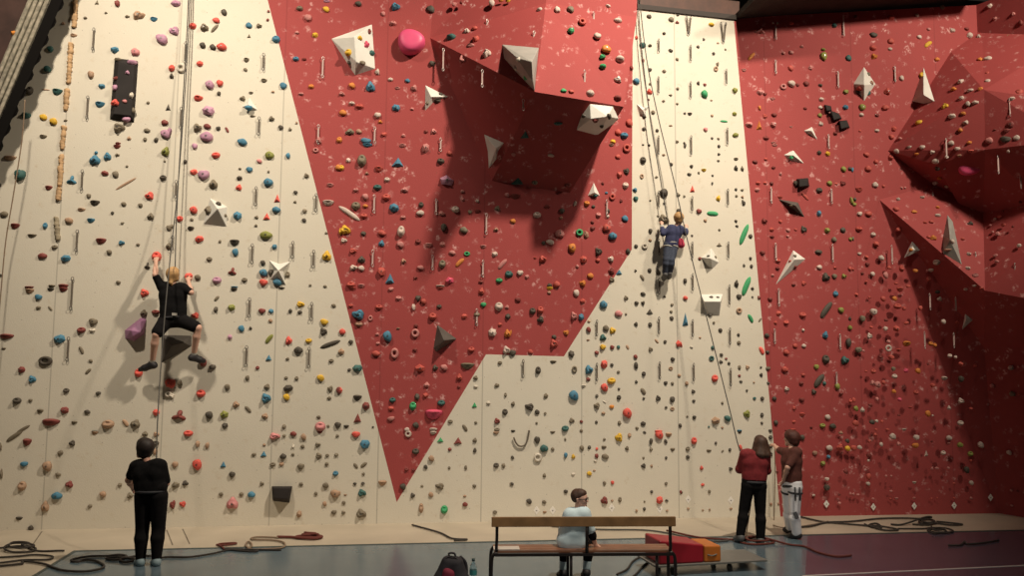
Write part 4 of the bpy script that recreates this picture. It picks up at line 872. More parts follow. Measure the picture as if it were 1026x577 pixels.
(854, 288, "190 8 36 22 r;16 28 20 20 r;68 40 16 14 r;122 45 26 26 r;168 44 24 24 o;180 75 38 30 r;206 84 22 24 r;83 97 34 38 w;40 124 26 36 g;75 158 18 16 r;132 164 26 26 w;134 130 20 16 m;175 164 36 34 r;216 142 26 20 r;270 82 22 24 r;348 46 26 22 w;340 18 26 20 k;362 136 24 24 w;418 140 18 16 r;68 194 28 30 w;24 248 32 32 g;44 252 14 14 p;144 216 22 22 p;142 242 34 36 wq;216 224 42 26 oe;312 224 24 24 o;328 230 20 26 o;154 278 28 26 r;112 276 16 16 m;184 250 28 14 r;388 272 24 22 w;411 278 20 18 w;432 304 28 22 r;490 312 18 20 r;302 304 12 14 m;54 334 14 12 r;84 334 26 26 r;163 324 20 24 g;214 331 26 28 P;260 332 26 28 o;168 354 28 26 w;80 380 26 26 p;100 386 32 32 p;124 378 22 22 r;366 362 32 20 w;320 390 28 26 r;432 364 26 34 k;165 414 20 22 o;254 418 26 26 r;188 446 22 22 P;98 444 20 22 p;5 448 18 26 r;72 468 22 18 m;230 478 22 10 r;14 482 24 26 l;40 488 24 26 w;300 502 26 32 o;320 510 12 10 w;432 452 32 28 w;385 480 20 22 w;472 482 18 14 r;430 540 32 28 w;12 540 30 32 r;78 536 28 24 k;96 532 18 16 w;118 534 18 18 r;186 508 16 12 m;206 566 24 12 w;140 566 18 14 r;94 566 16 12 r;558 392 22 24 p;632 320 28 26 w;656 200 20 18 p;568 76 20 18 g;452 8 24 14 w;516 4 26 12 r;548 18 20 14 g;534 68 14 12 p;638 424 26 28 g;662 316 12 12 p;664 426 10 10 r;546 224 16 14 m;540 466 14 14 p"),
(682, 432, "53 38 26 34 r;28 70 20 20 g;28 102 16 18 k;140 47 12 14 k;112 78 24 12 g;167 80 14 10 g/;196 74 14 16 k;83 146 16 18 r;199 150 18 16 k;88 213 18 16 r;114 240 12 18 g;3 243 10 12 k;30 308 12 10 n;88 314 10 8 n;115 312 10 10 n;200 308 12 10 n;235 4 20 10 k;238 64 14 24 r;358 24 20 22 k;356 60 22 20 k;360 92 18 20 k;384 160 14 12 m;360 290 14 14 n;390 288 12 12 n;416 322 22 22 r;356 160 12 12 k;484 24 26 26 k;638 6 24 16 n;592 66 32 28 w;635 64 34 34 r;664 68 28 26 y;664 38 22 22 k;534 86 24 24 n;567 128 28 26 l;589 102 22 22 b;582 190 22 20 w;582 224 36 34 k;658 160 22 24 m;530 255 18 16 w;632 252 16 12 m;632 286 18 16 p;676 248 14 14 p;30 272 24 28 wd;200 276 24 28 wd;414 292 24 28 wd;581 290 26 30 wd"),
(854, 432, "160 20 30 32 w;254 24 28 30 w;250 56 32 28 o;184 50 22 20 p;114 52 18 22 w;68 40 16 16 r;92 14 22 16 r;4 66 28 30 r;28 64 24 22 w;66 95 24 26 m;64 116 16 14 w;64 180 24 34 r;62 208 22 20 w;294 88 20 32 wt;362 86 26 24 w;384 26 28 26 w;384 46 16 12 p;428 54 28 28 l;470 90 28 28 l;510 54 28 34 w;472 116 16 12 r;454 153 28 34 k;318 148 14 16 p;336 147 20 14 p;382 146 14 14 p;134 178 14 14 p;155 178 12 12 p;247 204 22 12 w;405 208 14 14 r;473 205 24 22 w;154 238 16 12 p;4 250 14 14 p;22 252 16 12 p;82 268 14 10 p;152 268 12 10 r;176 268 20 12 p;246 266 16 10 p;316 268 14 10 r;338 266 10 10 r;405 266 14 10 r;473 266 18 12 p;634 235 14 12 p;658 238 12 10 m;636 296 14 12 p;626 84 24 24 w;316 40 12 10 m;84 302 24 28 wd;247 298 24 28 wd;406 296 24 28 wd;551 264 24 28 wd"),
]
# quickdraws: x, top y, bottom y in quarter pixels (D = two draws that meet at the foot)
DRAW_TILES = [
(0, 0, "377 115 195;353 385 468"), (170, 0, "376 215 282;358 468 540;66 170 250;48 430 512;612 230 312;594 500 575"),
(0, 144, "331 106 180;311 345 424"), (170, 144, "346 173 248;331 400 478;492 390 458;585 200 272;575 425 497;28 148 216;14 368 422"),
(0, 288, "292 -40 78;276 198 284"), (170, 288, "320 42 118;308 232 314;567 60 132;557 238 320"),
(340, 0, "420 193 283;575 278 348;592 83 152;142 508 575"),
(511, 0, "591 158 208;590 308 372;332 52 122;296 285 365;98 130 192;598 42 112 D;58 395 440"),
(340, 144, "404 -20 34;386 222 285;372 446 505;572 466 534;586 280 365;134 425 492;140 206 278"),
(511, 144, "590 -30 44;591 190 254;592 382 446;385 225 292"),
(340, 288, "548 86 154"), (511, 288, "345 130 194;345 302 372;52 288 360;592 118 184;595 296 364;593 -36 28"),
(682, 0, "30 68 138 D;168 93 168 D;38 182 244;38 328 390;180 278 334;184 512 575;376 242 294;624 286 348;376 106 158;586 538 592;645 66 142"),
(854, 0, "640 196 250;166 266 324;628 396 456"),
(682, 144, "44 212 268;186 182 244;188 392 454;45 392 455;40 -30 44;46 518 584;358 176 238;376 398 464;598 182 238;602 402 468"),
(854, 144, "582 46 108;318 196 264;154 406 474;488 436 494;650 476 544;374 -20 52;672 120 168"),
(682, 288, "192 -10 66;194 162 226;197 322 390;46 128 194;50 302 370;388 6 74;372 166 222;632 186 244;618 338 390"),
(854, 288, "305 26 84;284 176 238;400 182 234;415 36 84"),
]
Z4 = 3.977
TINT = {}
ALL = []
for (x0, y0, s) in HOLD_TILES:
    for it in s.split(';'):
        q = it.split()
        cs = q[4]; col = cs[0]; sh = cs[1:] or None
        ALL.append([x0 + float(q[0]) / Z4, y0 + float(q[1]) / Z4, float(q[2]) / Z4, float(q[3]) / Z4, col, sh])
# drop doubles where tiles meet
uniq = []
for hd in sorted(ALL, key=lambda t: -t[2] * t[3]):
    if any(abs(hd[0] - u[0]) + abs(hd[1] - u[1]) < 3.0 and hd[4] == u[4] for u in uniq): continue
    uniq.append(hd)
ALL = uniq
KIND = {'e': 'edge', 'q': 'ring', '/': 'rail', '\\': 'rail', '-': 'rail', '|': 'rail', 's': 'star', 't': 'tri', 'd': 'diamond', 'f': 'facet', 'j': 'jug', 'x': 'pebbly'}
WORD = {'edge': 'ledge', 'ring': 'ring', 'rail': 'rail', 'star': 'star', 'tri': 'pointed', 'facet': 'angular', 'jug': 'scooped', 'pebbly': 'knobbly', 'round': 'rounded', 'diamond': 'diamond'}
for i, hd in enumerate(ALL):
    rg = random.Random(int(hd[0] * 17 + hd[1] * 131))
    if hd[5]: k = KIND[hd[5]]
    elif hd[2] / hd[3] > 1.55: k = 'edge'
    else: k = rg.choice(['round', 'round', 'facet', 'pebbly', 'jug'])
    hd.append(k); hd.append(rg)

PLATES = [h for h in ALL if h[6] == 'diamond']
ALL = [h for h in ALL if h[6] != 'diamond']
N_SINGLE = 318
SINGLES, REST = ALL[:N_SINGLE], ALL[N_SINGLE:]

MARKS += [(172, 315, 'climber in black'), (151, 490, 'belayer in black'), (671, 247, 'kid climber in navy'), (577, 515, 'boy on the bench'),
          (753, 480, 'woman in dark red'), (793, 470, 'belayer in white trousers'), (398, 495, 'red panel\'s bottom tip'), (487, 357, 'red panel\'s notch'),
          (566, 357, 'red panel\'s blunt corner'), (633, 250, 'red panel\'s bend'), (881, 202, 'lower overhang\'s blade tip'), (580, 60, 'big overhang\'s front'),
          (755, 90, 'red end wall\'s top edge'), (782, 510, 'red end wall\'s foot'), (70, 40, 'dark leaning tower face'), (500, 225, 'shadow of the big overhang')]


def place(hd):
    """a frame on the surface under the hold: origin, axes, and its real size"""
    px, py, w, h, col, sh, kind, rg = hd
    r = hit(px, py)
    if r is None:
        return None
    p, n, dist, o = r
    d = ray(px, py)
    sc = dist / FPX * (d.dot(_fw)) * 1.0
    v = (Vector((0, 0, 1)) - n * n.z)
    if v.length < 0.2: v = up - n * up.dot(n)
    v.normalize(); u = v.cross(n)
    ang = 0.0
    if kind == 'rail':
        if sh == '/': ang = math.radians(rg.uniform(28, 38))
        if sh == '\\': ang = -math.radians(rg.uniform(28, 38))
        if w > 80 / Z4 and sh == '/' and col == 'G': ang = math.radians(68)
        if kind == 'rail' and col == 'k' and w > 60 / Z4 and px > 800: ang = math.radians(55)
        if kind == 'rail' and w < 14 and sh in '/\\': ang = math.copysign(math.radians(rg.uniform(40, 60)), ang)
        if px > 315 and px < 350 and py > 335 and py < 352: ang = math.radians(22)
        if col == 'w': ang = -math.radians(32)
    elif kind in ('round', 'facet', 'pebbly'): ang = rg.uniform(-0.25, 0.25)
    ca, sa = math.cos(ang), math.sin(ang)
    u, v = u * ca + v * sa, v * ca - u * sa
    q_ = 0.80 if px > 770 else 0.90
    ww, hh = w * sc * q_, h * sc * q_
    dep = (ww * hh) ** 0.5 * rg.uniform(0.75, 1.0)
    if kind == 'rail': ww *= 1.12; hh *= 0.85
    if kind == 'ring': dep = min(ww, hh) * 0.9
    if kind == 'rail': dep = hh * 0.85
    if kind == 'edge': dep = max(hh, ww * .45) * 0.9
    if kind == 'tri': dep = (ww * hh) ** .5 * .7
    if kind == 'diamond': ww *= 1.55; hh *= 1.35; dep = ww * .3
    if kind == 'edge': hh *= 1.1
    # against a steep face keep the hold shallow
    M = Matrix(((u.x * ww, v.x * hh, n.x * dep, p.x), (u.y * ww, v.y * hh, n.y * dep, p.y), (u.z * ww, v.z * hh, n.z * dep, p.z), (0, 0, 0, 1)))
    return M, o


SMOOTH = {'round', 'edge', 'jug', 'pebbly', 'ring', 'rail', 'star'}
HMESH = {}
for kd, vs in SHAPES.items():
    for i, (V_, F_) in enumerate(vs):
        me = bpy.data.meshes.new('hold_' + kd)
        me.from_pydata([tuple(v) for v in V_], [], [tuple(f) for f in F_]); me.materials.append(HM['g'])
        bm = bmesh.new(); bm.from_mesh(me); bmesh.ops.recalc_face_normals(bm, faces=bm.faces[:]); bm.to_mesh(me); bm.free()
        if kd in SMOOTH: me.polygons.foreach_set('use_smooth', [True] * len(me.polygons))
        HMESH[(kd, i)] = me
# the bolt that holds it on
bv, bf = tube_vf([(0, 0, .44), (0, 0, .545)], 0.085, 8)
BOLT = bpy.data.meshes.new('bolt'); BOLT.from_pydata([tuple(v) for v in bv], [], bf); BOLT.materials.append(M_BOLT)


def surface_word(px, py, o):
    if o is big:
        return 'big overhang'
    if o in (prow, low): return 'red overhang'
    if o.name.startswith('climbing_volume'): return 'volume'
    if o.data.materials and o.data.materials[0].name.startswith('red') or o is wall_right: return 'red end wall'
    return 'wall'


ORD = ['', 'second ', 'third ', 'fourth ', 'fifth ', 'sixth ', 'seventh ', 'eighth ', 'ninth ', 'tenth ', 'eleventh ', 'twelfth ']


def describe(px, py, own=None, far=None):
    best = sorted(MARKS, key=lambda m: (m[0] - px) ** 2 + ((m[1] - py) * 1.0) ** 2)
    m = best[0]
    dx, dy = px - m[0], py - m[1]
    dist = math.hypot(dx, dy)
    if dist < 7: return 'on', m, dist
    a = math.degrees(math.atan2(-dy, dx))
    names = ['right of', 'upper right of', 'above', 'upper left of', 'left of', 'lower left of', 'below', 'lower right of']
    return names[int(((a + 22.5) % 360) // 45)], m, dist


def label_all(items, fmt):
    """items: (px, py, look). One label each: look, direction from the nearest landmark, and rank by distance where the look repeats there"""
    rows = []
    for i, (px, py, look) in enumerate(items):
        dr, m, dist = describe(px, py)
        rows.append([i, look, dr, m[2], dist])
    out = [None] * len(items)
    grp = {}
    for r in rows: grp.setdefault((r[1], r[2], r[3]), []).append(r)
    for k, v in grp.items():
        v.sort(key=lambda r: r[4])
        for j, r in enumerate(v):
            base = fmt % (r[1], r[2] + ' ' + ('' if r[3].startswith(('notch', 'top of')) else '') + 'the ' + r[3])
            if len(v) > 1:
                base += ', %snearest it' % ORD[j] if j else ', nearest it'
                if j == len(v) - 1 and j > 1: base = base.rsplit(',', 1)[0] + ', farthest from it'
            while len(base.split()) > 16 and base.startswith(('tiny', 'small', 'large')): base = base.split(' ', 1)[1]
            out[r[0]] = base
    return out


def look_of(hd):
    s = hd[2] * hd[3]
    size = 'large ' if s > 120 else ('' if s > 62 else ('small ' if s > 30 else 'tiny '))
    return size + HC[hd[4]][0] + ' ' + WORD[hd[6]]


labels = label_all([(h[0], h[1], look_of(h)) for h in ALL], '%s hold %s')
def is_red(px, py):
    r = hit(px, py)
    if r is None: return False
    if r[3] is wall_back:
        return r[3].data.polygons[r[3].closest_point_on_mesh(r[0])[3]].material_index == 1
    return r[3].name.startswith(('climbing_overhang', 'wall_right', 'wall_lean'))


first = {}
n_miss = 0
REST_GEO = {}
for i, hd in enumerate(ALL):
    pl = place(hd)
    if pl is None: n_miss += 1; continue
    M, surf = pl
    kd = hd[6]; var = hd[7].randrange(len(SHAPES[kd]))
    if i < N_SINGLE:
        key = (kd, var)
        if key not in first:
            o = bpy.data.objects.new('climbing_hold', HMESH[key]); first[key] = o
        else:
            o = first[key].copy(); o.name = 'climbing_hold'
        COL.objects.link(o)
        o.matrix_world = M
        o['label'] = labels[i]; o['category'] = 'climbing hold'
        onred = surf.name.startswith(('climbing_overhang', 'wall_right', 'wall_lean')) or hd[0] > 770 or is_red(hd[0], hd[1])
        o.material_slots[0].link = 'OBJECT'; o.material_slots[0].material = (HM2 if onred else HM)[hd[4]]
        o['group'] = 'holds on the red walls' if onred else 'holds on the cream wall'
        if kd in ('round', 'facet', 'pebbly') and min(hd[2], hd[3]) > 8.0:
            b = bpy.data.objects.new('bolt', BOLT); COL.objects.link(b); b.parent = o
    else:
        onred = surf.name.startswith(('climbing_overhang', 'wall_right', 'wall_lean')) or hd[0] > 770 or (surf is wall_back and is_red(hd[0], hd[1]))
        g = REST_GEO.setdefault((hd[4], onred), ([], [], []))
        V_, F_ = SHAPES[kd][var]
        off = len(g[0])
        g[0].extend([tuple(M @ Vector(v)) for v in V_]); g[1].extend([tuple(a + off for a in f) for f in F_]); g[2].extend([kd in SMOOTH] * len(F_))
# the several hundred smallest footholds, too small and too many to single out
V_, F_, MI, SM = [], [], [], []
mats_ = []
for (col, rd_), (a, b, c_) in REST_GEO.items():
    off = len(V_); V_.extend(a); F_.extend(tuple(x + off for x in f) for f in b); MI.extend([len(mats_)] * len(b)); SM.extend(c_); mats_.append((HM2 if rd_ else HM)[col])
small = mesh_obj('small_footholds', V_, F_, mats_, face_mats=MI); fix_normals(small)
small.data.polygons.foreach_set('use_smooth', SM)
tag(small, 'hundreds of tiny bolt-on footholds scattered over the cream and red walls', 'footholds', kind='stuff')

# white diamond plates along the foot of the walls
M_PLATE = mat('white_plate', (0.80, 0.76, 0.70), 0.5)
M_PLATE2 = mat('plate_hanger_steel', (0.35, 0.34, 0.33), 0.35, metal=0.8)
lab = label_all([(h[0], h[1], 'white diamond plate low on the wall,') for h in PLATES], '%s %s')
lab = ['white diamond-shaped plate at the foot of the %s wall, %s' % ('red' if h[0] > 790 else 'cream', w) for h, w in zip(PLATES, ['x'] * len(PLATES))]
PLATES.sort(key=lambda h: h[0])
pl_words = ['just left of the boy', 'the right one of a pair beside the boy\'s back', 'above the bench\'s middle, right of the boy', 'above the bench\'s right end', 'between bench and woman in dark red',
            'just left of the woman in dark red', 'between the two standing belayers', 'first right of the white trousers', 'second right of the white trousers', 'third right of the white trousers',
            'fourth right of the white trousers', 'last one before the wall\'s corner']
pl_words[0] = 'the left one of a pair by the boy'
pl0 = None
for h, w in zip(PLATES, pl_words):
    M, surf = place(h)
    if pl0 is None: o = bpy.data.objects.new('diamond_plate', HMESH[('diamond', 0)]); pl0 = o
    else: o = pl0.copy()
    COL.objects.link(o); o.matrix_world = M
    o.material_slots[0].link = 'OBJECT'; o.material_slots[0].material = M_PLATE
    tag(o, 'white diamond plate, %s' % w, 'wall plate', 'white diamond plates along the foot of the wall')
    b = bpy.data.objects.new('bolt', BOLT); COL.objects.link(b); b.parent = o; b.scale = (0.9, 0.7, 0.30)

# ------------------------------------------------------------------ quickdraws
M_SLING = mat('dark_sling_webbing', (0.13, 0.105, 0.08), 0.8)
M_SLINGP = mat('pale_sling_webbing', (0.50, 0.36, 0.33), 0.8)
M_BINER = mat('carabiner_metal', (0.16, 0.15, 0.14), 0.4, metal=0.6)
M_BINERP = mat('pale_carabiner_metal', (0.55, 0.50, 0.47), 0.4, metal=0.5)


def biner_mesh(m):
    pts = []
    for k in range(16):
        a = 2 * math.pi * k / 16
        pts.append(Vector((0.40 * math.cos(a) * (1 + .12 * math.sin(a)), 0, 0.62 * math.sin(a))))
    v, f = tube_vf(pts, 0.11, 6, closed=True)
    me = bpy.data.meshes.new('carabiner'); me.from_pydata([tuple(x) for x in v], [], f); me.materials.append(m)
    me.polygons.foreach_set('use_smooth', [True] * len(f)); return me


def sling_mesh(m):
    v, f = box_vf(Vector((0, 0, 0)), Vector((1, 0, 0)), Vector((0, 1, 0)), Vector((0, 0, 1)), 0.5, 0.16, 0.5)
    me = bpy.data.meshes.new('sling'); me.from_pydata([tuple(x) for x in v], [], f); me.materials.append(m); return me


DM = {0: (biner_mesh(M_BINER), sling_mesh(M_SLING)), 1: (biner_mesh(M_BINERP), sling_mesh(M_SLINGP))}
DRAWS = []
for (x0, y0, s) in DRAW_TILES:
    for it in s.split(';'):
        q = it.split()
        DRAWS.append((x0 + float(q[0]) / Z4, y0 + float(q[1]) / Z4, y0 + float(q[2]) / Z4, len(q) > 3))


dl = label_all([(d[0], (d[1] + d[2]) / 2, 'splayed slings' if d[3] else 'quickdraw' + (' on red' if is_red(d[0], d[2]) else ' on cream')) for d in DRAWS], '%s hanging %s')
for (px, ya, yb, dbl), lb in zip(DRAWS, dl):
    r = hit(px, ya)
    if r is None: continue
    red_ = 1 if is_red(px, ya) else 0
    top = r[0] + r[1] * 0.03
    L = (yb - ya) * r[2] / FPX * 0.97
    # hangs plumb from its bolt; in front of a wall that leans back it lies against it
    t = empty('quickdraw' if not dbl else 'anchor_slings', top)
    tag(t, lb, 'quickdraw' if not dbl else 'anchor sling', 'quickdraws hanging on the walls' if not dbl else 'anchor slings at the top of the cream strip')
    yaw = math.atan2(WALL_U.y, WALL_U.x)
    t.rotation_euler = (0, 0, yaw)
    bi, sl = DM[red_]
    bs = 0.045
    for sgn in ((-1, 1) if dbl else (0,)):
        tilt = sgn * 0.11
        dx = sgn * L * 0.13
        for zc_, nm in ((-bs * .6, 'carabiner'), (-L + bs * .6, 'carabiner')):
            o = bpy.data.objects.new(nm, bi); COL.objects.link(o); o.parent = t
            o.location = (dx * (1 - (-zc_) / L), 0.0, zc_); o.scale = (bs * 1.05, bs, bs * 1.15); o.rotation_euler = (0, tilt, 0.5 * (1 if nm else 0))
        o = bpy.data.objects.new('sling', sl); COL.objects.link(o); o.parent = t
        o.location = (dx * .5, 0, -L / 2); o.scale = (0.026, 0.03, L - 2 * bs); o.rotation_euler = (0, tilt, 0)

# ------------------------------------------------------------------ tufa strips: knobbly brown columns fixed to the cream wall
M_TUFA = mat('brown_tufa', (0.50, 0.32, 0.17), 0.8, bump=0.4, bscale=15, vary=0.3, vscale=8)
M_TUFAG = mat('grey_tufa', (0.30, 0.25, 0.17), 0.8, bump=0.4, bscale=15, vary=0.3, vscale=8)
TUFAS = [((76, 0), (74.5, 28), M_TUFA, 'brown knobbly tufa strip at the top of its column, on the cream wall'),
         ((71.5, 43), (69, 84), M_TUFA, 'brown knobbly tufa strip above the yellow holds, longest of its column'),
         ((67.5, 89), (66, 111), M_TUFA, 'short brown tufa strip beside the pair of yellow holds'),
         ((64.5, 126), (62.5, 150), M_TUFA, 'brown tufa strip just below the pair of yellow holds'),
         ((62, 155), (60, 187), M_TUFA, 'lower brown tufa strip beside the blue star-shaped hold'),
         ((59.5, 188), (58.5, 201), M_TUFA, 'short stub of brown tufa, lowest in its brown column'),
         ((56.5, 217), (58.5, 241), M_TUFAG, 'grey tufa strip below the brown column, on the cream wall')]
for (p0, p1, m, lb) in TUFAS:
    rg = random.Random(int(p0[1]) + 3)
    n = max(3, int((p1[1] - p0[1]) / 2.2))
    pts, rad = [], []
    for i in range(n * 2 + 1):
        t = i / (n * 2)
        r = hit(p0[0] + (p1[0] - p0[0]) * t + rg.uniform(-.5, .5), p0[1] + (p1[1] - p0[1]) * t)
        pts.append(r[0] + r[1] * 0.012); rad.append(rg.uniform(.025, .045) * (0.65 if i in (0, n * 2) else 1) if i % 2 == 0 else rg.uniform(.035, .052))
    v, f = tube_vf(pts, rad, 8)
    o = mesh_obj('tufa_strip', v, f, m, None, pts[-1], smooth=True); tag(o, lb, 'tufa hold', 'tufa strips in a column')

# a sling hanging in a loop low on the cream wall
pts = []
for (px, py) in ((514.5, 438), (516.5, 443), (520, 446.5), (525, 446), (528, 441), (529.5, 434), (530, 431)):
    r = hit(px, py); pts.append(r[0] + r[1] * 0.035)
v, f = tube_vf(catmull(pts, 6), 0.014, 8)
o = mesh_obj('hanging_sling', v, f, M_SLING, None, pts[0], smooth=True); tag(o, 'dark sling hanging in a loop low on the cream wall', 'sling')
# ------------------------------------------------------------------ people
M_SKIN = mat('skin', (0.55, 0.30, 0.22), 0.55, vary=0.05)
M_SKIN2 = mat('skin_light', (0.60, 0.36, 0.27), 0.55, vary=0.05)
M_BLACKC = mat('black_cloth', (0.008, 0.0075, 0.008), 0.95, vary=0.2, vscale=20, spec=0.12)
M_BLACKT = mat('black_trouser_cloth', (0.009, 0.008, 0.0085), 0.95, vary=0.2, vscale=20, spec=0.12)
M_NAVY = mat('navy_cloth', (0.035, 0.040, 0.095), 0.85, vary=0.15, vscale=20)
M_JEAN = mat('blue_jeans', (0.045, 0.055, 0.085), 0.85, vary=0.2, vscale=30)
M_DRED = mat('dark_red_knit', (0.20, 0.018, 0.022), 0.85, vary=0.15, vscale=30)
M_BROWNT = mat('brown_red_cloth', (0.10, 0.030, 0.022), 0.85, vary=0.15, vscale=20)
M_WHITEC = mat('white_trouser_cloth', (0.84, 0.84, 0.87), 0.85, vary=0.04, vscale=20)
M_LBLUE = mat('pale_blue_fleece', (0.62, 0.77, 0.82), 0.9, vary=0.08, vscale=12)
M_HAIRD = mat('dark_hair', (0.018, 0.011, 0.009), 0.6, vary=0.3, vscale=40)
M_HAIRB = mat('blond_hair', (0.46, 0.27, 0.115), 0.6, vary=0.25, vscale=40)
M_HAIRBR = mat('brown_hair', (0.065, 0.032, 0.020), 0.6, vary=0.3, vscale=40)
M_HAIRR = mat('reddish_brown_hair', (0.075, 0.022, 0.015), 0.65, vary=0.3, vscale=40)
M_SHOED = mat('dark_shoe', (0.022, 0.02, 0.022), 0.6)
M_SHOER = mat('red_shoe_rubber', (0.30, 0.045, 0.035), 0.6)
M_SHOEL = mat('pale_blue_grey_shoe', (0.22, 0.30, 0.33), 0.6)
M_SHOEG = mat('grey_shoe', (0.10, 0.10, 0.10), 0.6)
M_SOLE = mat('white_sole', (0.55, 0.55, 0.53), 0.6)
M_HARN = mat('harness_webbing', (0.03, 0.03, 0.035), 0.7)
M_HARNG = mat('grey_harness_webbing', (0.40, 0.38, 0.34), 0.7)
M_EYEW = mat('eye', (0.75, 0.73, 0.70), 0.3)
M_EYED = mat('iris', (0.03, 0.02, 0.015), 0.3)
M_LIP = mat('lip', (0.42, 0.16, 0.14), 0.5)
V3 = Vector


def lerp(a, b, t): return a + (b - a) * t


class Figure:
    """joints in world space; s = build (1 for a 1.75 m adult)"""

    def __init__(f, name, s, J, face, label, skin=M_SKIN, torso_up=None, thick=1.0):
        f.s, f.J, f.face, f.skin = s, J, face.normalized(), skin
        f.thick = thick
        f.up = (torso_up or Vector((0, 0, 1))).normalized()
        f.side = f.face.cross(f.up).normalized()      # the figure's right for a face looking along face
        f.label = label; f.name = name
        # body's own forward, from shoulders and up
        sh = (J['shR'] - J['shL']).normalized(); spine = ((J['shR'] + J['shL']) / 2 - (J['hipR'] + J['hipL']) / 2).normalized()
        f.spine = spine; f.bfwd = spine.cross(sh).normalized(); f.sh = sh

    # ------ limbs as tapered pieces; grow = cloth thickness
    def torso(f, g=0.0):
        s, J, th = f.s, f.J, f.thick
        L, R, hl, hr = J['shL'], J['shR'], J['hipL'], J['hipR']
        cs, chp = (L + R) / 2, (hl + hr) / 2
        out = []
        for a, b in ((L, hl), (R, hr)):
            chest = lerp(a, b, .24); chest = lerp(chest, lerp(cs, chp, .24), .38)
            waist = lerp(a, b, .66); waist = lerp(waist, lerp(cs, chp, .66), .30)
            hip = lerp(b, chp, .22) + f.spine * .03 * s
            out += [(lerp(a, cs, .35), chest, .074 * s * th + g, .096 * s * th + g), (chest, waist, .096 * s * th + g, .088 * s * th + g), (waist, hip, .088 * s * th + g, .100 * s * th + g)]
        out.append((lerp(L, cs, .1), lerp(R, cs, .1), .056 * s * th + g, .056 * s * th + g))
        out += [(lerp(cs, chp, .12), lerp(cs, chp, .6), .085 * s * th + g, .094 * s * th + g), (lerp(cs, chp, .6), chp + f.spine * .05 * s, .094 * s * th + g, .10 * s * th + g)]
        return out

    def arm(f, sd, g=0.0, t0=0.0, t1=2.0):
        s, J, th = f.s, f.J, f.thick
        a, b, c = J['sh' + sd], J['el' + sd], J['wr' + sd]
        out = []
        if t0 < 1:
            e = min(t1, 1)
            out.append((a, lerp(a, b, e), .053 * s * th + g, lerp(.053, .040, e) * s * th + g))
        if t1 > 1:
            e0, e1 = max(0, t0 - 1), t1 - 1
            out.append((lerp(b, c, e0), lerp(b, c, min(.35, e1)), .040 * s + g, .041 * s + g)); out.append((lerp(b, c, min(.35, e1)), lerp(b, c, e1), .041 * s + g, lerp(.041, .027, e1) * s + g))
        return out

    def leg(f, sd, g=0.0, t0=0.0, t1=2.0, flare=0.0):
        s, J, th = f.s, f.J, f.thick
        a, b, c = J['hip' + sd], J['kn' + sd], J['an' + sd]
        out = []
        if t0 < 1:
            e = min(t1, 1)
            out.append((a, lerp(a, b, e), .092 * s * th + g, lerp(.092, .056, e) * s * th + g + flare * e))
        if t1 > 1:
            e0, e1 = max(0, t0 - 1), t1 - 1
            calf = lerp(b, c, .3) - f.bfwd * .015 * s
            if e0 < .3: out.append((b, calf, .055 * s * th + g, .058 * s * th + g + flare))
            out.append((calf if e0 < .3 else lerp(b, c, e0), lerp(b, c, e1), (.058 if e0 < .3 else .04) * s * th + g + flare, lerp(.058, .038, e1) * s + g + flare * 1.5))
        return out

    def foot(f, sd, g=0.0):
        s, J = f.s, f.J
        a, t = J['an' + sd], J['toe' + sd]
        d = (t - a); ax = d.normalized()
        dn = f.J.get('sole' + sd, Vector((0, 0, -1)))
        heel = a + dn * .045 * s - Vector((ax.x, ax.y, ax.z)) * .035 * s
        ball = lerp(a, t, .62) + dn * .012 * s
        lat = ax.cross(dn).normalized()
        return [(a, heel, .040 * s + g, .036 * s + g), (heel, ball + lat * .018 * s, .034 * s + g, .034 * s + g), (heel, ball - lat * .018 * s, .034 * s + g, .032 * s + g),
                (ball + lat * .018 * s, t + lat * .012 * s, .033 * s + g, .024 * s + g), (ball - lat * .018 * s, t - lat * .012 * s, .032 * s + g, .022 * s + g), (a, ball, .038 * s + g, .030 * s + g)]

    def hand(f, sd):
        s, J = f.s, f.J
        w = J['wr' + sd]; d = (J.get('hd' + sd, None) or (w + (w - J['el' + sd]).normalized())) - w; d.normalize()
        nrm = J.get('palm' + sd, f.bfwd); nrm = (nrm - d * nrm.dot(d))
        if nrm.length < .05: nrm = d.orthogonal()
        nrm.normalize(); lat = d.cross(nrm).normalized()
        if sd == 'L': lat = -lat
        curl = J.get('curl' + sd, .5)
        out = [(w, w + d * .04 * s, .027 * s, .026 * s)]
        for i in range(4):
            off = (i - 1.5) * .0195 * s
            k = w + d * (.086 - .004 * abs(i - 1.2)) * s + lat * off
            out.append((w + d * .03 * s + lat * off * .7, k, .017 * s, .0125 * s, .010))
            ln = (.040, .045, .041, .032)[i] * s
            p = k; ang = 0
            for seg, fr in enumerate((1.0, .72, .55)):
                ang += curl * (0.9 if seg else .75)
                dd = d * math.cos(ang) + nrm * math.sin(ang)
                q = p + dd * ln * fr
                out.append((p, q, (.0105 - .0012 * seg) * s, (.0095 - .0012 * seg) * s, .003)); p = q
        tb = w + d * .028 * s - lat * .024 * s
        t1 = tb + (d * .6 - lat * .62 + nrm * .35).normalized() * .042 * s
        t2 = t1 + (d * .85 - lat * .1 + nrm * .5).normalized() * .032 * s
        out += [(w + d * .012 * s, tb, .020 * s, .0155 * s, .008), (tb, t1, .0145 * s, .0115 * s, .004), (t1, t2, .0112 * s, .0088 * s, .003)]
        return out

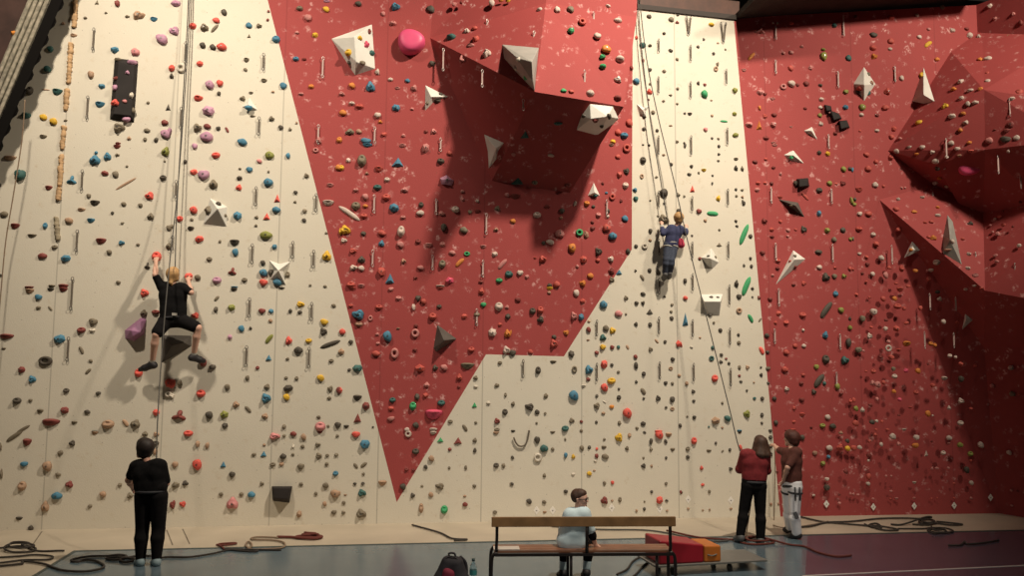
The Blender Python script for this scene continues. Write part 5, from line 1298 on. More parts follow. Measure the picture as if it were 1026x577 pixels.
    def head(f):
        s, J = f.s * f.J.get('headscale', 1.0), f.J
        c, u, w = J['head'], f.J.get('hup', f.up), f.face
        u = (u - w * u.dot(w)).normalized(); sd = w.cross(u).normalized()
        f.hu, f.hs, f.hc, f.hsz = u, sd, c, s
        o = lambda x, y, z: c + sd * x * s + w * y * s + u * z * s
        P = [(o(0, -.022, .035), o(0, .018, .030), .083 * s, .078 * s),          # skull
             (o(0, .012, -.01), o(0, .030, -.060), .070 * s, .052 * s),           # face down to jaw
             (o(-.02, .062, -.098), o(.02, .062, -.098), .022 * s, .022 * s),     # chin
             (o(-.045, .02, -.068), o(-.015, .058, -.098), .026 * s, .022 * s), (o(.045, .02, -.068), o(.015, .058, -.098), .026 * s, .022 * s),
             (o(-.036, .080, .022), o(.036, .080, .022), .013 * s, .013 * s, .012),   # brow
             (o(0, .088, .010), o(0, .108, -.026), .008 * s, .0125 * s, .010),   # nose
             (o(-.040, .070, -.020), o(-.030, .074, -.026), .018 * s, .018 * s), (o(.040, .070, -.020), o(.030, .074, -.026), .018 * s, .018 * s),   # cheeks
             (o(-.018, .084, -.062), o(.018, .084, -.062), .008 * s, .008 * s, .008)]  # mouth
        for q in (-1, 1):
            P += [(o(q * .082, -.012, .012), o(q * .082, -.008, -.028), .013 * s, .009 * s, .008), (o(q * .088, -.022, .014), o(q * .085, -.018, -.018), .008 * s, .006 * s, .006)]  # ears
        f.o = o
        return P

    def neck(f):
        s, J = f.s, f.J
        cs = (J['shL'] + J['shR']) / 2
        return [(cs + f.spine * .02 * s - f.bfwd * .01 * s, f.o(0, -.02, -.045), .052 * s, .050 * s), (cs, lerp(cs, J['shL'], .55), .050 * s, .042 * s), (cs, lerp(cs, J['shR'], .55), .050 * s, .042 * s)]

    def build(f, base, h=0.0065):
        P = f.head() + f.neck() + f.torso()
        for sd in 'LR': P += f.arm(sd) + f.hand(sd) + f.leg(sd) + f.foot(sd)
        body = solid_obj('person', P, f.skin, None, base, h=h, k=0.022)
        f.body = body; tag(body, f.label, 'person')
        s = f.hsz
        for q in (-1, 1):
            ev, ef = sphere(f.o(q * .031, .077, .004), .0125 * s, 12, 8); mesh_obj('eye', ev, ef, M_EYEW, body, smooth=True)['label'] = 'white of the eye'
            ev, ef = sphere(f.o(q * .031, .0845, .004), .0075 * s, 10, 6); mesh_obj('iris', ev, ef, M_EYED, body, smooth=True)
            bv = tube_vf([f.o(q * .014, .0935, .026), f.o(q * .032, .092, .030), f.o(q * .048, .080, .025)], .0045 * s, 6); mesh_obj('eyebrow', bv[0], bv[1], M_HAIRBR, body, smooth=True)
        lv = tube_vf([f.o(-.022, .084, -.063), f.o(-.008, .0925, -.0605), f.o(.008, .0925, -.0605), f.o(.022, .084, -.063)], .0052 * s, 6)
        mesh_obj('mouth', lv[0], lv[1], M_LIP, body, smooth=True)
        return body

    def wear(f, name, prims, m, k=0.03, h=0.008, cut=None):
        return solid_obj(name, prims, m, f.body, h=h, k=k, cut=cut)

    def hair_cap(f, g=.012, back=.02, low=-.02):
        s, o = f.hsz, f.o
        return [(o(0, -.034, .046), o(0, .006, .052), .083 * s + g, .074 * s + g), (o(0, -.045, .02), o(0, -.045, low), .076 * s + g, .06 * s + g),
                (o(-.05, -.03, .02), o(-.055, -.032, low), .04 * s + g, .025 * s + g), (o(.05, -.03, .02), o(.055, -.032, low), .04 * s + g, .025 * s + g)]

    def belt(f, t=.02, r=.016, m=M_HARN, name='harness', legs=True, grow=.118, loops_t=.14):
        """waist belt with two leg loops"""
        s, J = f.s, f.J
        hl, hr = J['hipL'], J['hipR']
        c = (hl + hr) / 2 + f.spine * t * s
        sh = (hr - hl); w = sh.length / 2
        ax = sh.normalized()
        fw = f.spine.cross(ax).normalized()
        pts = [c + ax * math.cos(a) * (w * .62 + grow * s * f.thick) + fw * math.sin(a) * (grow + .006) * s * f.thick for a in [2 * math.pi * i / 24 for i in range(24)]]
        parts = [tube_vf(pts, r * s * 1.2, 8, True)]
        if legs:
            for sd in 'LR':
                a, b = J['hip' + sd], J['kn' + sd]
                d = (b - a).normalized(); p = lerp(a, b, loops_t); e1 = d.cross(f.bfwd).normalized() if abs(d.dot(f.bfwd)) < .9 else d.cross(ax).normalized(); e2 = d.cross(e1)
                parts.append(tube_vf([p + (e1 * math.cos(q) + e2 * math.sin(q)) * (lerp(.092, .056, loops_t) * f.thick * s + .018) for q in [2 * math.pi * i / 20 for i in range(20)]], r * s, 8, True))
            fr = c + fw * grow * s if (fw.dot(f.bfwd) > 0) else c - fw * grow * s
            parts.append(tube_vf([fr, fr - f.spine * .06 * s, fr - f.spine * .10 * s], r * s * .8, 8))
        v, q = join(parts)
        o = mesh_obj(name, v, q, m, f.body, smooth=True)
        return o


def sphere(c, r, nu=16, nv=10, sc=(1, 1, 1)):
    V, F = [], []
    for j in range(nv + 1):
        t = math.pi * j / nv
        for k in range(nu):
            a = 2 * math.pi * k / nu
            V.append(c + Vector((math.sin(t) * math.cos(a) * sc[0], math.sin(t) * math.sin(a) * sc[1], math.cos(t) * sc[2])) * r)
    for j in range(nv):
        for k in range(nu): F.append((j * nu + k, (j + 1) * nu + k, (j + 1) * nu + (k + 1) % nu, j * nu + (k + 1) % nu))
    return V, F


def soles(f, m, name='sole'):
    for sd in 'LR':
        a, t = f.J['an' + sd], f.J['toe' + sd]
        s = f.s; dn = f.J.get('sole' + sd, Vector((0, 0, -1))); ax = (t - a).normalized()
        heel = a + dn * .075 * s - ax * .035 * s; tip = t + dn * .018 * s
        v, q = solid([(heel, lerp(heel, tip, .6), .030 * s, .036 * s), (lerp(heel, tip, .6), tip, .036 * s, .026 * s)], .006, .01)
        # flatten the pad towards the sole
        mid = (heel + tip) / 2
        vv = np.array(v); n_ = np.array(tuple(dn)); dd = (vv - np.array(tuple(mid))) @ n_
        vv = vv - np.outer(dd * .62, n_)
        mesh_obj(name, vv, q, m, f.body, smooth=True)


FW = -WALL_N            # towards the wall

# ---------- belayer in black, standing on the blue floor with his back to the room
fy = on_z(150, 567.0).y
j = lambda px, py, d=0.0: at_depth(px, py, fy + d)
J = dict(head=j(144.2, 449.8, .04), headscale=1.12, shL=j(135.6, 467.5), shR=j(161.5, 466.5), elL=j(129.0, 481.0, .06), wrL=j(133.0, 488.5, .32), elR=j(166.5, 484.0, .08), wrR=j(156.5, 484.5, .34),
         hipL=j(144.5, 497), hipR=j(158.5, 497), knL=j(142.6, 530, .02), knR=j(158.8, 530, .03), anL=j(140.8, 560.5), anR=j(156.8, 560.5),
         toeL=j(138.5, 563.2, .13), toeR=j(155.5, 563.2, .14), curlL=1.0, curlR=1.0, palmL=Vector((1, 0, 0)), palmR=Vector((-1, 0, 0)))
f1 = Figure('belayer', .98, J, Vector((-.75, .62, .18)), 'person in black T-shirt and black trousers belaying with back turned, on blue floor', M_SKIN, thick=1.12)
b1 = f1.build(on_z(150, 567))
f1.wear('t_shirt', f1.torso(.018) + f1.arm('L', .016, 0, .62) + f1.arm('R', .016, 0, .85), M_BLACKC, cut=[(lerp(J['hipL'], J['hipR'], .5) + f1.spine * .03, -f1.spine)])
f1.wear('trousers', [(lerp(J['hipL'], J['hipR'], .5), lerp(J['hipL'], J['hipR'], .5) + V3((0, 0, .10)), .112, .110)] + f1.leg('L', .022, 0, 1.95) + f1.leg('R', .022, 0, 1.95) + [(J['hipL'], J['hipR'], .105, .105), (J['hipL'] + V3((0, 0, .12)), J['hipR'] + V3((0, 0, .12)), .112, .112)], M_BLACKT, k=.012)
for sd in 'LR': f1.wear('shoe', f1.foot(sd, .010), M_SHOEL)
soles(f1, M_SOLE)
f1.wear('hair', f1.hair_cap(.016, low=-.035) + [(f1.o(-.03, .055, .075), f1.o(.03, .055, .075), .030, .030)], M_HAIRD)
f1.belt(.07, .014, M_HARN, grow=.122, legs=False, name='belt')

# ---------- climber in black
cp = lambda px, py, p=.3: W(px, py, p)
J = dict(head=cp(174.0, 275.5, .36), shL=cp(161.8, 287.5, .36), shR=cp(184.6, 288.5, .36), elL=cp(155.4, 275.5, .42), wrL=cp(156.2, 262.5, .22), elR=cp(191.5, 293.0, .44), wrR=cp(188.6, 281.5, .22),
         hdL=cp(156.8, 255.0, .13), hdR=cp(187.5, 276.0, .13),
         hipL=cp(166.0, 322, .34), hipR=cp(181.5, 321, .34), knL=cp(156.5, 335, .50), knR=cp(198.5, 328.5, .46), anL=cp(152.6, 364.0, .28), anR=cp(194.0, 356.5, .28),
         toeL=cp(141.0, 370.0, .20), toeR=cp(204.0, 361.5, .20), curlL=.75, curlR=.75, palmL=FW, palmR=FW)
f2 = Figure('climber', .98, J, Vector((.10, .93, .30)), 'person in black T-shirt and shorts with blond ponytail, climbing the cream wall', M_SKIN2, torso_up=Vector((0, -.1, 1)))
b2 = f2.build(cp(150, 372, .15))
f2.wear('t_shirt', f2.torso(.018) + f2.arm('L', .016, 0, .80) + f2.arm('R', .016, 0, .80), M_BLACKC)
f2.wear('shorts', f2.leg('L', .024, 0, .80, .012) + f2.leg('R', .024, 0, .80, .012) + [(J['hipL'], J['hipR'], .11, .11)], M_BLACKT)
for sd in 'LR':
    f2.wear('shoe', f2.foot(sd, .010), M_SHOED)
    t_ = J['toe' + sd]; a_ = J['an' + sd]
    f2.wear('toe_rubber', [(lerp(a_, t_, .80), t_ + (t_ - a_).normalized() * .012, .044, .034)], M_SHOER)
    f2.wear('sock', [(lerp(J['kn' + sd], a_, .88), a_, .044, .046)], M_HARNG)
f2.wear('hair', f2.hair_cap(.012, low=-.05) + [(f2.o(0, -.105, -.01), f2.o(.01, -.125, -.10), .030, .022), (f2.o(.01, -.125, -.10), f2.o(.02, -.115, -.15), .022, .010)], M_HAIRB)
f2.belt(.06, .014, M_HARN, grow=.118, legs=False)
cb, cf = box_vf(lerp(J['hipL'], J['hipR'], .75) + f2.spine * .10 - f2.bfwd * .15, f2.sh, f2.spine, f2.bfwd, .035, .02, .015)
mesh_obj('harness_buckle', cb, cf, M_HARNG, b2)

# ---------- kid climber in navy and jeans
J = dict(head=cp(680.3, 219.0, .30), shL=cp(671.2, 228.8, .28), shR=cp(682.0, 229.2, .28), elL=cp(664.2, 234.2, .30), wrL=cp(663.0, 225.2, .18), elR=cp(686.8, 233.5, .24), wrR=cp(687.4, 228.8, .14),
         hdL=cp(664.0, 217.5, .10), hdR=cp(688.5, 221.0, .10), headscale=1.18,
         hipL=cp(669.3, 245.5, .26), hipR=cp(675.4, 245.8, .26), knL=cp(667.6, 259.8, .30), knR=cp(672.6, 260.5, .32), anL=cp(666.3, 274.0, .22), anR=cp(670.6, 273.0, .22),
         toeL=cp(664.8, 280.0, .10), toeR=cp(669.8, 278.6, .10), curlL=.75, curlR=.75, palmL=FW, palmR=FW)
f3 = Figure('kid', .72, J, Vector((.35, .92, .12)), 'blond kid in navy top and jeans climbing the cream strip on a rope', M_SKIN2, torso_up=Vector((0.05, -.1, 1)), thick=1.0)
b3 = f3.build(cp(667, 282, .12), h=.0055)
f3.wear('top', f3.torso(.016) + f3.arm('L', .014, 0, 1.8) + f3.arm('R', .014, 0, 1.8), M_NAVY, h=.007)
f3.wear('jeans', f3.leg('L', .016, 0, 1.92, .006) + f3.leg('R', .016, 0, 1.92, .006) + [(J['hipL'], J['hipR'], .078, .078)], M_JEAN, k=.02, h=.007)
for sd in 'LR': f3.wear('shoe', f3.foot(sd, .008), M_SHOEG, h=.006)
f3.wear('hair', f3.hair_cap(.010, low=-.03), M_HAIRB, h=.006)
f3.belt(.07, .016, M_HARNG, grow=.112, legs=True)
v, q = solid([(cp(682.0, 241.5, .32), cp(682.6, 245.2, .32), .050, .062)], .007, .02)
mesh_obj('chalk_bag', v, q, mat('crimson_chalk_bag', (0.42, 0.03, 0.07), .8), b3, smooth=True)
for sd in 'LR':
    w_, e_ = J['wr' + sd], J['el' + sd]
    f3.wear('cuff', [(lerp(e_, w_, .70), lerp(e_, w_, .82), .040, .038)], M_HARNG, h=.006)

# ---------- woman in dark red, belaying
fy = on_z(753, 544.5).y
j = lambda px, py, d=0.0: at_depth(px, py, fy + d)
J = dict(head=j(761.0, 444.5, .06), shL=j(745.8, 455.2), shR=j(767.4, 456.4), elL=j(740.8, 470.2, .10), wrL=j(750.5, 470.5, .33), elR=j(768.6, 471.5, .08), wrR=j(760.5, 466.5, .34),
         hipL=j(749.8, 486), hipR=j(761.2, 486.5), knL=j(745.2, 511, .04), knR=j(761.8, 512.5, .02), anL=j(741.6, 536.5), anR=j(762.0, 539.5),
         toeL=j(737.2, 539.6, .12), toeR=j(761.0, 542.4, .15), curlL=1.0, curlR=1.0, palmL=Vector((1, 0, 0)), palmR=Vector((-1, 0, 0)))
f4 = Figure('woman', .94, J, Vector((-.25, .90, .34)), 'person with long dark hair in dark red jumper and black trousers, belaying with legs apart', M_SKIN2)
b4 = f4.build(on_z(753, 544.5))
f4.wear('jumper', f4.torso(.022) + f4.arm('L', .020, 0, 1.88) + f4.arm('R', .020, 0, 1.88), M_DRED, cut=[(lerp(J['hipL'], J['hipR'], .5) + f4.spine * .085, -f4.spine)])
f4.wear('trousers', [(lerp(J['hipL'], J['hipR'], .5), lerp(J['hipL'], J['hipR'], .5) + V3((0, 0, .10)), .112, .110)] + f4.leg('L', .016, 0, 1.93, .008) + f4.leg('R', .016, 0, 1.93, .008) + [(J['hipL'], J['hipR'], .105, .105), (J['hipL'] + V3((0, 0, .07)), J['hipR'] + V3((0, 0, .07)), .098, .098)], M_BLACKT, k=.012)
for sd in 'LR': f4.wear('shoe', f4.foot(sd, .010), M_SHOEG)
soles(f4, M_SHOED)
f4.wear('hair', f4.hair_cap(.018, low=-.08) + [(f4.o(-.03, -.075, -.02), J['head'] + V3((-.055, -.125, -.14)), .075, .050), (f4.o(.03, -.075, -.02), J['head'] + V3((.07, -.125, -.15)), .075, .050), (f4.o(0, -.08, -.02), J['head'] + V3((.0, -.135, -.15)), .08, .055), (f4.o(.08, -.03, .0), J['head'] + V3((.115, -.06, -.13)), .045, .04), (f4.o(-.08, -.03, .0), J['head'] + V3((-.11, -.06, -.12)), .045, .04)], M_HAIRBR)
f4.belt(.06, .016, M_HARN, grow=.118, legs=False, name='belt')

# ---------- belayer in white trousers, seen from behind and the side
fy = on_z(796, 540.0).y
j = lambda px, py, d=0.0: at_depth(px, py, fy + d)
J = dict(head=j(792.5, 439.8, .05), shL=j(787.2, 453.6, .08), shR=j(799.0, 453.0, -.10), elL=j(779.6, 450.5, .26), wrL=j(776.0, 446.5, .46), elR=j(789.2, 468.5, -.16), wrR=j(785.2, 480.5, -.02),
         hipL=j(789.8, 488, .06), hipR=j(797.0, 488, -.07), knL=j(790.2, 509.5, .14), knR=j(796.2, 512.0, -.06), anL=j(792.0, 528.5, .34), anR=j(798.4, 534.2, -.02),
         toeL=j(786.6, 530.6, .44), toeR=j(791.5, 537.2, .06), curlL=.3, curlR=.5, palmL=Vector((0, 0, -1)), palmR=Vector((-.4, .6, 0)))
f5 = Figure('belayer', .92, J, Vector((-.86, .45, .10)), 'person in brown T-shirt, white trousers and black harness, raising an arm towards the wall', M_SKIN2)
b5 = f5.build(on_z(796, 540))
f5.wear('t_shirt', f5.torso(.018) + f5.arm('L', .018, 0, .75) + f5.arm('R', .018, 0, .80), M_BROWNT, cut=[(lerp(J['hipL'], J['hipR'], .5) + f5.spine * .08, -f5.spine)])
f5.wear('trousers', [(lerp(J['hipL'], J['hipR'], .5), lerp(J['hipL'], J['hipR'], .5) + V3((0, 0, .10)), .112, .110)] + f5.leg('L', .018, 0, 1.93, .014) + f5.leg('R', .018, 0, 1.93, .014) + [(J['hipL'], J['hipR'], .105, .105), (J['hipL'] + V3((0, 0, .06)), J['hipR'] + V3((0, 0, .06)), .10, .10)], M_WHITEC, k=.012)
for sd in 'LR': f5.wear('shoe', f5.foot(sd, .010), M_SHOED)
soles(f5, M_SHOED)
f5.wear('hair', f5.hair_cap(.026, low=-.03) + [(f5.o(0, .03, .10), f5.o(0, .06, .075), .05, .035), (f5.o(.05, -.06, .02), f5.o(.05, -.08, -.04), .05, .045), (f5.o(-.05, -.06, .02), f5.o(-.05, -.08, -.04), .05, .045), (f5.o(-.06, 0, .07), f5.o(.06, 0, .07), .05, .05), (f5.o(0, -.09, .02), f5.o(0, -.085, -.07), .05, .04)], M_HAIRR)
f5.belt(.02, .020, M_HARN, grow=.112, loops_t=.22)
c_ = (J['hipL'] + J['hipR']) / 2
pts = []
for k in (0, 1):
    a_ = lerp(J['hipR'], c_, .1) + V3((.02 - .07 * k, -.135, .02)); pts.append(tube_vf([a_, a_ - V3((0, .01, .20))], .013, 6))
v, q = join(pts); mesh_obj('harness_strap', v, q, M_HARN, b5, smooth=True)
kp = lerp(J['knR'], J['hipR'], -.02)
v, q = box_vf(kp + V3((-.01, -.083, -.04)), V3((.9, 0, .35)).normalized(), V3((-.35, 0, .9)).normalized(), V3((0, 1, 0)), .030, .052, .008)
mesh_obj('knee_emblem', v, q, mat('grey_black_print', (.09, .09, .10), .8), b5)
# ------------------------------------------------------------------ the bench
M_WOOD = mat('bench_wood', (0.235, 0.125, 0.052), 0.45, vary=0.25, vscale=5)
M_WOOD2 = mat('bench_seat_wood', (0.20, 0.085, 0.045), 0.4, vary=0.25, vscale=5)
M_TUBE = mat('bench_tube', (0.022, 0.016, 0.015), 0.4, metal=0.3)
bz = 0.80
A_ = on_z(492.5, 522.8, bz); B_ = on_z(677.0, 522.3, bz)
bu = (B_ - A_); bu.z = 0; bl = bu.length; bu.normalize(); bf_ = Vector((-bu.y, bu.x, 0))     # bf_: away from the camera
bz0 = (A_.z + B_.z) / 2


def bp(t, dep, z): v = A_ + bu * t * bl + bf_ * dep; v.z = z; return v


bench = empty('bench', bp(.5, .2, 0))
tag(bench, 'wooden bench with black tube frame, its back to the camera, boy sitting on it', 'bench')
v, f = box_vf(bp(.5, 0, bz), bu, bf_, V3((0, 0, 1)), bl / 2, .012, .058)
bevel(mesh_obj('backrest', v, f, M_WOOD, bench), .008)
sz = 0.445
for k in range(3):
    v, f = box_vf(bp(.5, .09 + k * .115, sz + .0), bu, bf_, V3((0, 0, 1)), bl * .485, .053, .013)
    bevel(mesh_obj('seat_board', v, f, M_WOOD2, bench), .005)
for t, nm in ((.030, 1), (.972, 1)):
    sgn = -1 if t < .5 else 1
    # one bent tube: back post, seat corner, rear leg
    pts = [bp(t, .025, bz + .03), bp(t, .025, .62), bp(t + .002 * sgn, .03, .50), bp(t + .0 * sgn, .05, .445)]
    v, f = tube_vf(catmull(pts, 6), .019, 10); mesh_obj('back_post', v, f, M_TUBE, bench, smooth=True)
    for dep in (.03, .37):
        pts = [bp(t - .0 * sgn, dep, .43), bp(t + .012 * sgn, dep, .425), bp(t + .024 * sgn, dep, .38), bp(t + .028 * sgn, dep, .25), bp(t + .028 * sgn, dep, 0.0)]
        v, f = tube_vf(catmull(pts, 6), .020, 10); mesh_obj('leg', v, f, M_TUBE, bench, smooth=True)
    v, f = tube_vf([bp(t, .03, .425), bp(t, .38, .425)], .018, 10); mesh_obj('crossbar', v, f, M_TUBE, bench, smooth=True)
for t in (.432,):
    for dep in (.05, .36):
        v, f = tube_vf([bp(t, dep, .425), bp(t, dep, 0.0)], .018, 10); mesh_obj('leg', v, f, M_TUBE, bench, smooth=True)
v, f = tube_vf([bp(.90, .05, .425), bp(.90, .05, 0.0)], .018, 10); mesh_obj('leg', v, f, M_TUBE, bench, smooth=True)
v, f = tube_vf([bp(.518, .025, bz + .02), bp(.516, .03, .43)], .020, 10); mesh_obj('back_post', v, f, M_TUBE, bench, smooth=True)
v, f = box_vf(bp(.5, .02, .415), bu, bf_, V3((0, 0, 1)), bl * .48, .014, .016); mesh_obj('rail', v, f, M_TUBE, bench)
# a flat pale sheet left on the seat
v, f = box_vf(bp(.085, .15, sz + .017), bu, bf_, V3((0, 0, 1)), .155, .10, .004)
o = mesh_obj('paper_sheet', v, f, mat('pale_paper', (.55, .50, .44), .7), None, bp(.085, .15, sz + .013)); tag(o, 'pale flat sheet lying on the bench seat, at the end away from the boy', 'sheet')

# ---------- the boy on the bench: facing the wall, head turned over his shoulder
by = bp(.45, .22, 0).y
j = lambda px, py, d=0.0: at_depth(px, py, by + d)
J = dict(head=j(581.5, 500.0, .02), shL=j(570.5, 516.0, .02), shR=j(585.5, 514.4, -.02), elL=j(564.5, 531, .10), wrL=j(569, 540, .30), elR=j(592.0, 531.5, -.02), wrR=j(597.0, 546.5, .03),
         hdR=j(603.0, 548.6, .08), palmR=V3((0, 0, -1)), curlR=.25, curlL=.6, headscale=1.06,
         hipL=j(567.0, 544, .04), hipR=j(580.0, 544, .04), knL=j(566.5, 543.0, .42), knR=j(590.5, 543.0, .40), anL=j(564.0, 572.5, .40), anR=j(587.5, 572.0, .38),
         toeL=j(561.0, 576.5, .54), toeR=j(586.0, 576.5, .52))
f6 = Figure('boy', .82, J, V3((.90, -.42, .0)), 'boy with glasses in pale blue fleece sitting on the bench, head turned sideways', M_SKIN2, thick=1.12)
b6 = f6.build(bp(.45, .22, sz + .013), h=.0055)
f6.wear('fleece', f6.torso(.022) + f6.arm('L', .020, 0, 1.85) + f6.arm('R', .022, 0, .95) + [(J['hipL'] + V3((0, 0, .03)), J['hipR'] + V3((0, 0, .03)), .115, .115)], M_LBLUE, k=.04)
f6.wear('trousers', f6.leg('L', .012, .1, 1.62, .004) + f6.leg('R', .012, .1, 1.62, .004) + [(J['hipL'], J['hipR'], .085, .085)], M_BLACKT, k=.02)
for sd in 'LR':
    f6.wear('sock', [(lerp(J['kn' + sd], J['an' + sd], .66), lerp(J['kn' + sd], J['an' + sd], .88), .055, .050)], M_LBLUE)
    f6.wear('shoe', f6.foot(sd, .010), M_SHOED)
f6.wear('sleeve', f6.arm('R', .010, .9, 1.45), M_BLACKC)
f6.wear('hair', [(f6.o(0, -.040, .048), f6.o(0, -.006, .060), .086, .076), (f6.o(-.03, .048, .088), f6.o(.03, .048, .088), .024, .024), (f6.o(0, -.066, .03), f6.o(0, -.075, -.005), .056, .036)], M_HAIRBR)
gl = []
for q in (-1, 1):
    c = f6.o(q * .033, .098, .004)
    gl.append(tube_vf([c + f6.hs * math.cos(a) * .023 + f6.hu * math.sin(a) * .019 for a in [2 * math.pi * i / 16 for i in range(16)]], .0035, 6, True))
    gl.append(tube_vf([f6.o(q * .060, .092, .008), f6.o(q * .080, .04, .010), f6.o(q * .088, -.01, .010)], .003, 6))
gl.append(tube_vf([f6.o(-.012, .102, .008), f6.o(.012, .102, .008)], .003, 6))
v, f = join(gl); mesh_obj('glasses', v, f, mat('dark_glasses_rim', (.02, .018, .02), .4), b6, smooth=True)

# ------------------------------------------------------------------ rolling board with foam blocks
M_BOARD = mat('grey_board', (0.16, 0.155, 0.14), 0.5, vary=0.15)
M_REDM = mat('red_vinyl', (0.30, 0.010, 0.022), 0.45, vary=0.08)
M_ORM = mat('orange_vinyl', (0.50, 0.145, 0.020), 0.5, vary=0.1)
M_RUB = mat('black_rubber', (0.015, 0.014, 0.014), 0.6)
tz = 0.13
a0 = on_z(657, 568.0, tz); a1 = on_z(769, 561.6, tz)
cu = (a1 - a0); cu.z = 0; cl = cu.length; cu.normalize(); cv = V3((-cu.y, cu.x, 0)); Z_ = V3((0, 0, 1))
cart = empty('rolling_board', a0 + cu * cl / 2 + V3((0, 0, -tz)))
tag(cart, 'low grey rolling board on black castors carrying red and orange foam blocks', 'rolling board')
v, f = box_vf(a0 + cu * cl / 2 + cv * .30, cu, cv, Z_, cl / 2, .30, .013)
o = mesh_obj('deck', v, f, M_BOARD, cart); bevel(o, .006)
for (t, dd) in ((.17, .08), (.68, .08), (.17, .52), (.68, .52)):
    c = a0 + cu * cl * t + cv * dd
    pts = [c + V3((0, 0, -.082)) - cu * .016, c + V3((0, 0, -.082)) + cu * .016]
    v, f = tube_vf(pts, .048, 16); o = mesh_obj('castor', v, f, M_RUB, cart, smooth=False)
    v, f = box_vf(c + V3((0, 0, -.03)), cu, cv, Z_, .026, .03, .02); mesh_obj('castor_fork', v, f, M_TUBE, o)


def block(name, px0, px1, ztop0, ztop1, d0, d1, m, label, skew=0.0):
    q0 = on_z(px0, 566, tz); q1 = on_z(px1, 566, tz)
    t0 = (q0 - a0).dot(cu); t1 = (q1 - a0).dot(cu)
    z0 = tz + .0135
    vs = []
    for dd in (d0, d1):
        for (t, zz) in ((t0, z0), (t1, z0), (t1 + (skew if dd == d1 else 0), ztop1), (t0, ztop0)):
            p = a0 + cu * t + cv * dd; p.z = zz; vs.append(p)
    o = mesh_obj(name, vs, [(0, 1, 2, 3), (7, 6, 5, 4), (0, 4, 5, 1), (1, 5, 6, 2), (2, 6, 7, 3), (3, 7, 4, 0)], m, None, sum(vs[:2] + vs[4:6], V3()) / 4)
    fix_normals(o); bevel(o, .022, 3); tag(o, label, 'foam block'); return o


block('foam_block', 659, 708, tz + .315, tz + .235, .03, .50, M_REDM, 'big red vinyl foam block on the rolling board behind the bench\'s end')
ob = block('foam_block', 709, 727.5, tz + .225, tz + .215, .03, .46, M_ORM, 'orange foam block on the rolling board beside the red block')
# handle strap on the orange block
q0 = on_z(714, 560, tz); 
p_ = a0 + cu * ((on_z(712, 566, tz) - a0).dot(cu)) + cv * .028; p_.z = tz + .11
v, f = tube_vf(catmull([p_, p_ + cu * .06 + V3((0, 0, -.012)) - cv * .012, p_ + cu * .13], 6), .008, 8)
mesh_obj('handle_strap', v, f, M_BOARD, ob, smooth=True)

# ------------------------------------------------------------------ rucksack and bottle by the bench
M_BAG = mat('black_rucksack_cloth', (0.020, 0.018, 0.022), 0.8, vary=.2, vscale=20)
M_BAGR = mat('dark_red_rucksack_cloth', (0.16, 0.012, 0.03), 0.8)
g0 = on_z(452, 590); g = lambda x, y, z: g0 + V3((x, y, z))
v, f = solid([(g(-.10, 0, .10), g(-.04, 0, .30), .11, .085), (g(.10, 0, .10), g(.06, 0, .29), .11, .085), (g(-.1, 0, .09), g(.1, 0, .09), .11, .11)], .01, .05, cut=[(g(0, 0, 0.0), V3((0, 0, -1)))])
bag = mesh_obj('rucksack', v, f, M_BAG, None, g0, smooth=True)
tag(bag, 'black rucksack with a dark red pocket standing on the floor by the bench', 'rucksack')
v, f = solid([(g(-.07, -.10, .10), g(-.05, -.10, .22), .05, .045), (g(.0, -.10, .10), g(.0, -.10, .20), .05, .045)], .008, .04)
mesh_obj('pocket', v, f, M_BAGR, bag, smooth=True)
v, f = tube_vf(catmull([g(-.03, 0, .375), g(-.03, 0, .41), g(.03, 0, .41), g(.05, 0, .365)], 6), .012, 8); mesh_obj('grab_handle', v, f, M_BAG, bag, smooth=True)
v, f = tube_vf(catmull([g(.10, .04, .36), g(.16, .08, .28), g(.17, .08, .14), g(.12, .06, .05)], 6), .022, 8); mesh_obj('shoulder_strap', v, f, M_BAG, bag, smooth=True)
v, f = tube_vf(catmull([g(-.15, -.04, .05), g(-.13, -.05, .22), g(-.05, -.05, .37), g(.06, -.05, .365), g(.14, -.05, .20)], 6), .007, 6); mesh_obj('zip', v, f, M_RUB, bag, smooth=True)

mb = mat('clear_plastic', (0.75, 0.92, 0.93), 0.08)
mb.node_tree.nodes['Principled BSDF'].inputs['Transmission Weight'].default_value = 0.9
c0 = on_z(474, 585.5)
prof = [(0, 0), (.030, 0), (.034, .01), (.034, .06), (.031, .075), (.034, .09), (.034, .15), (.026, .18), (.014, .20), (.012, .215)]


def lathe(prof, c, S=20):
    V, F = [], []
    for (r, z) in prof:
        for k in range(S):
            a = 2 * math.pi * k / S; V.append(c + V3((r * math.cos(a), r * math.sin(a), z)))
    for i in range(len(prof) - 1):
        for k in range(S): F.append((i * S + k, i * S + (k + 1) % S, (i + 1) * S + (k + 1) % S, (i + 1) * S + k))
    return V, F


sc_ = 1.30
v, f = lathe([(r * sc_, z * sc_ + .001) for r, z in prof], c0); bot = mesh_obj('water_bottle', v, f, mb, None, c0, smooth=True)
tag(bot, 'clear plastic water bottle with teal label, between the rucksack and the bench', 'bottle')
v, f = lathe([(.0135 * sc_, .213 * sc_), (.0155 * sc_, .213 * sc_), (.0155 * sc_, .236 * sc_), (0.001, .236 * sc_)], c0); mesh_obj('cap', v, f, mat('dark_cap', (.03, .06, .06), .5), bot, smooth=True)
v, f = lathe([(.0350 * sc_, .090 * sc_), (.0350 * sc_, .135 * sc_)], c0); mesh_obj('bottle_label', v, f, mat('teal_bottle_label', (.04, .20, .20), .5), bot, smooth=True)

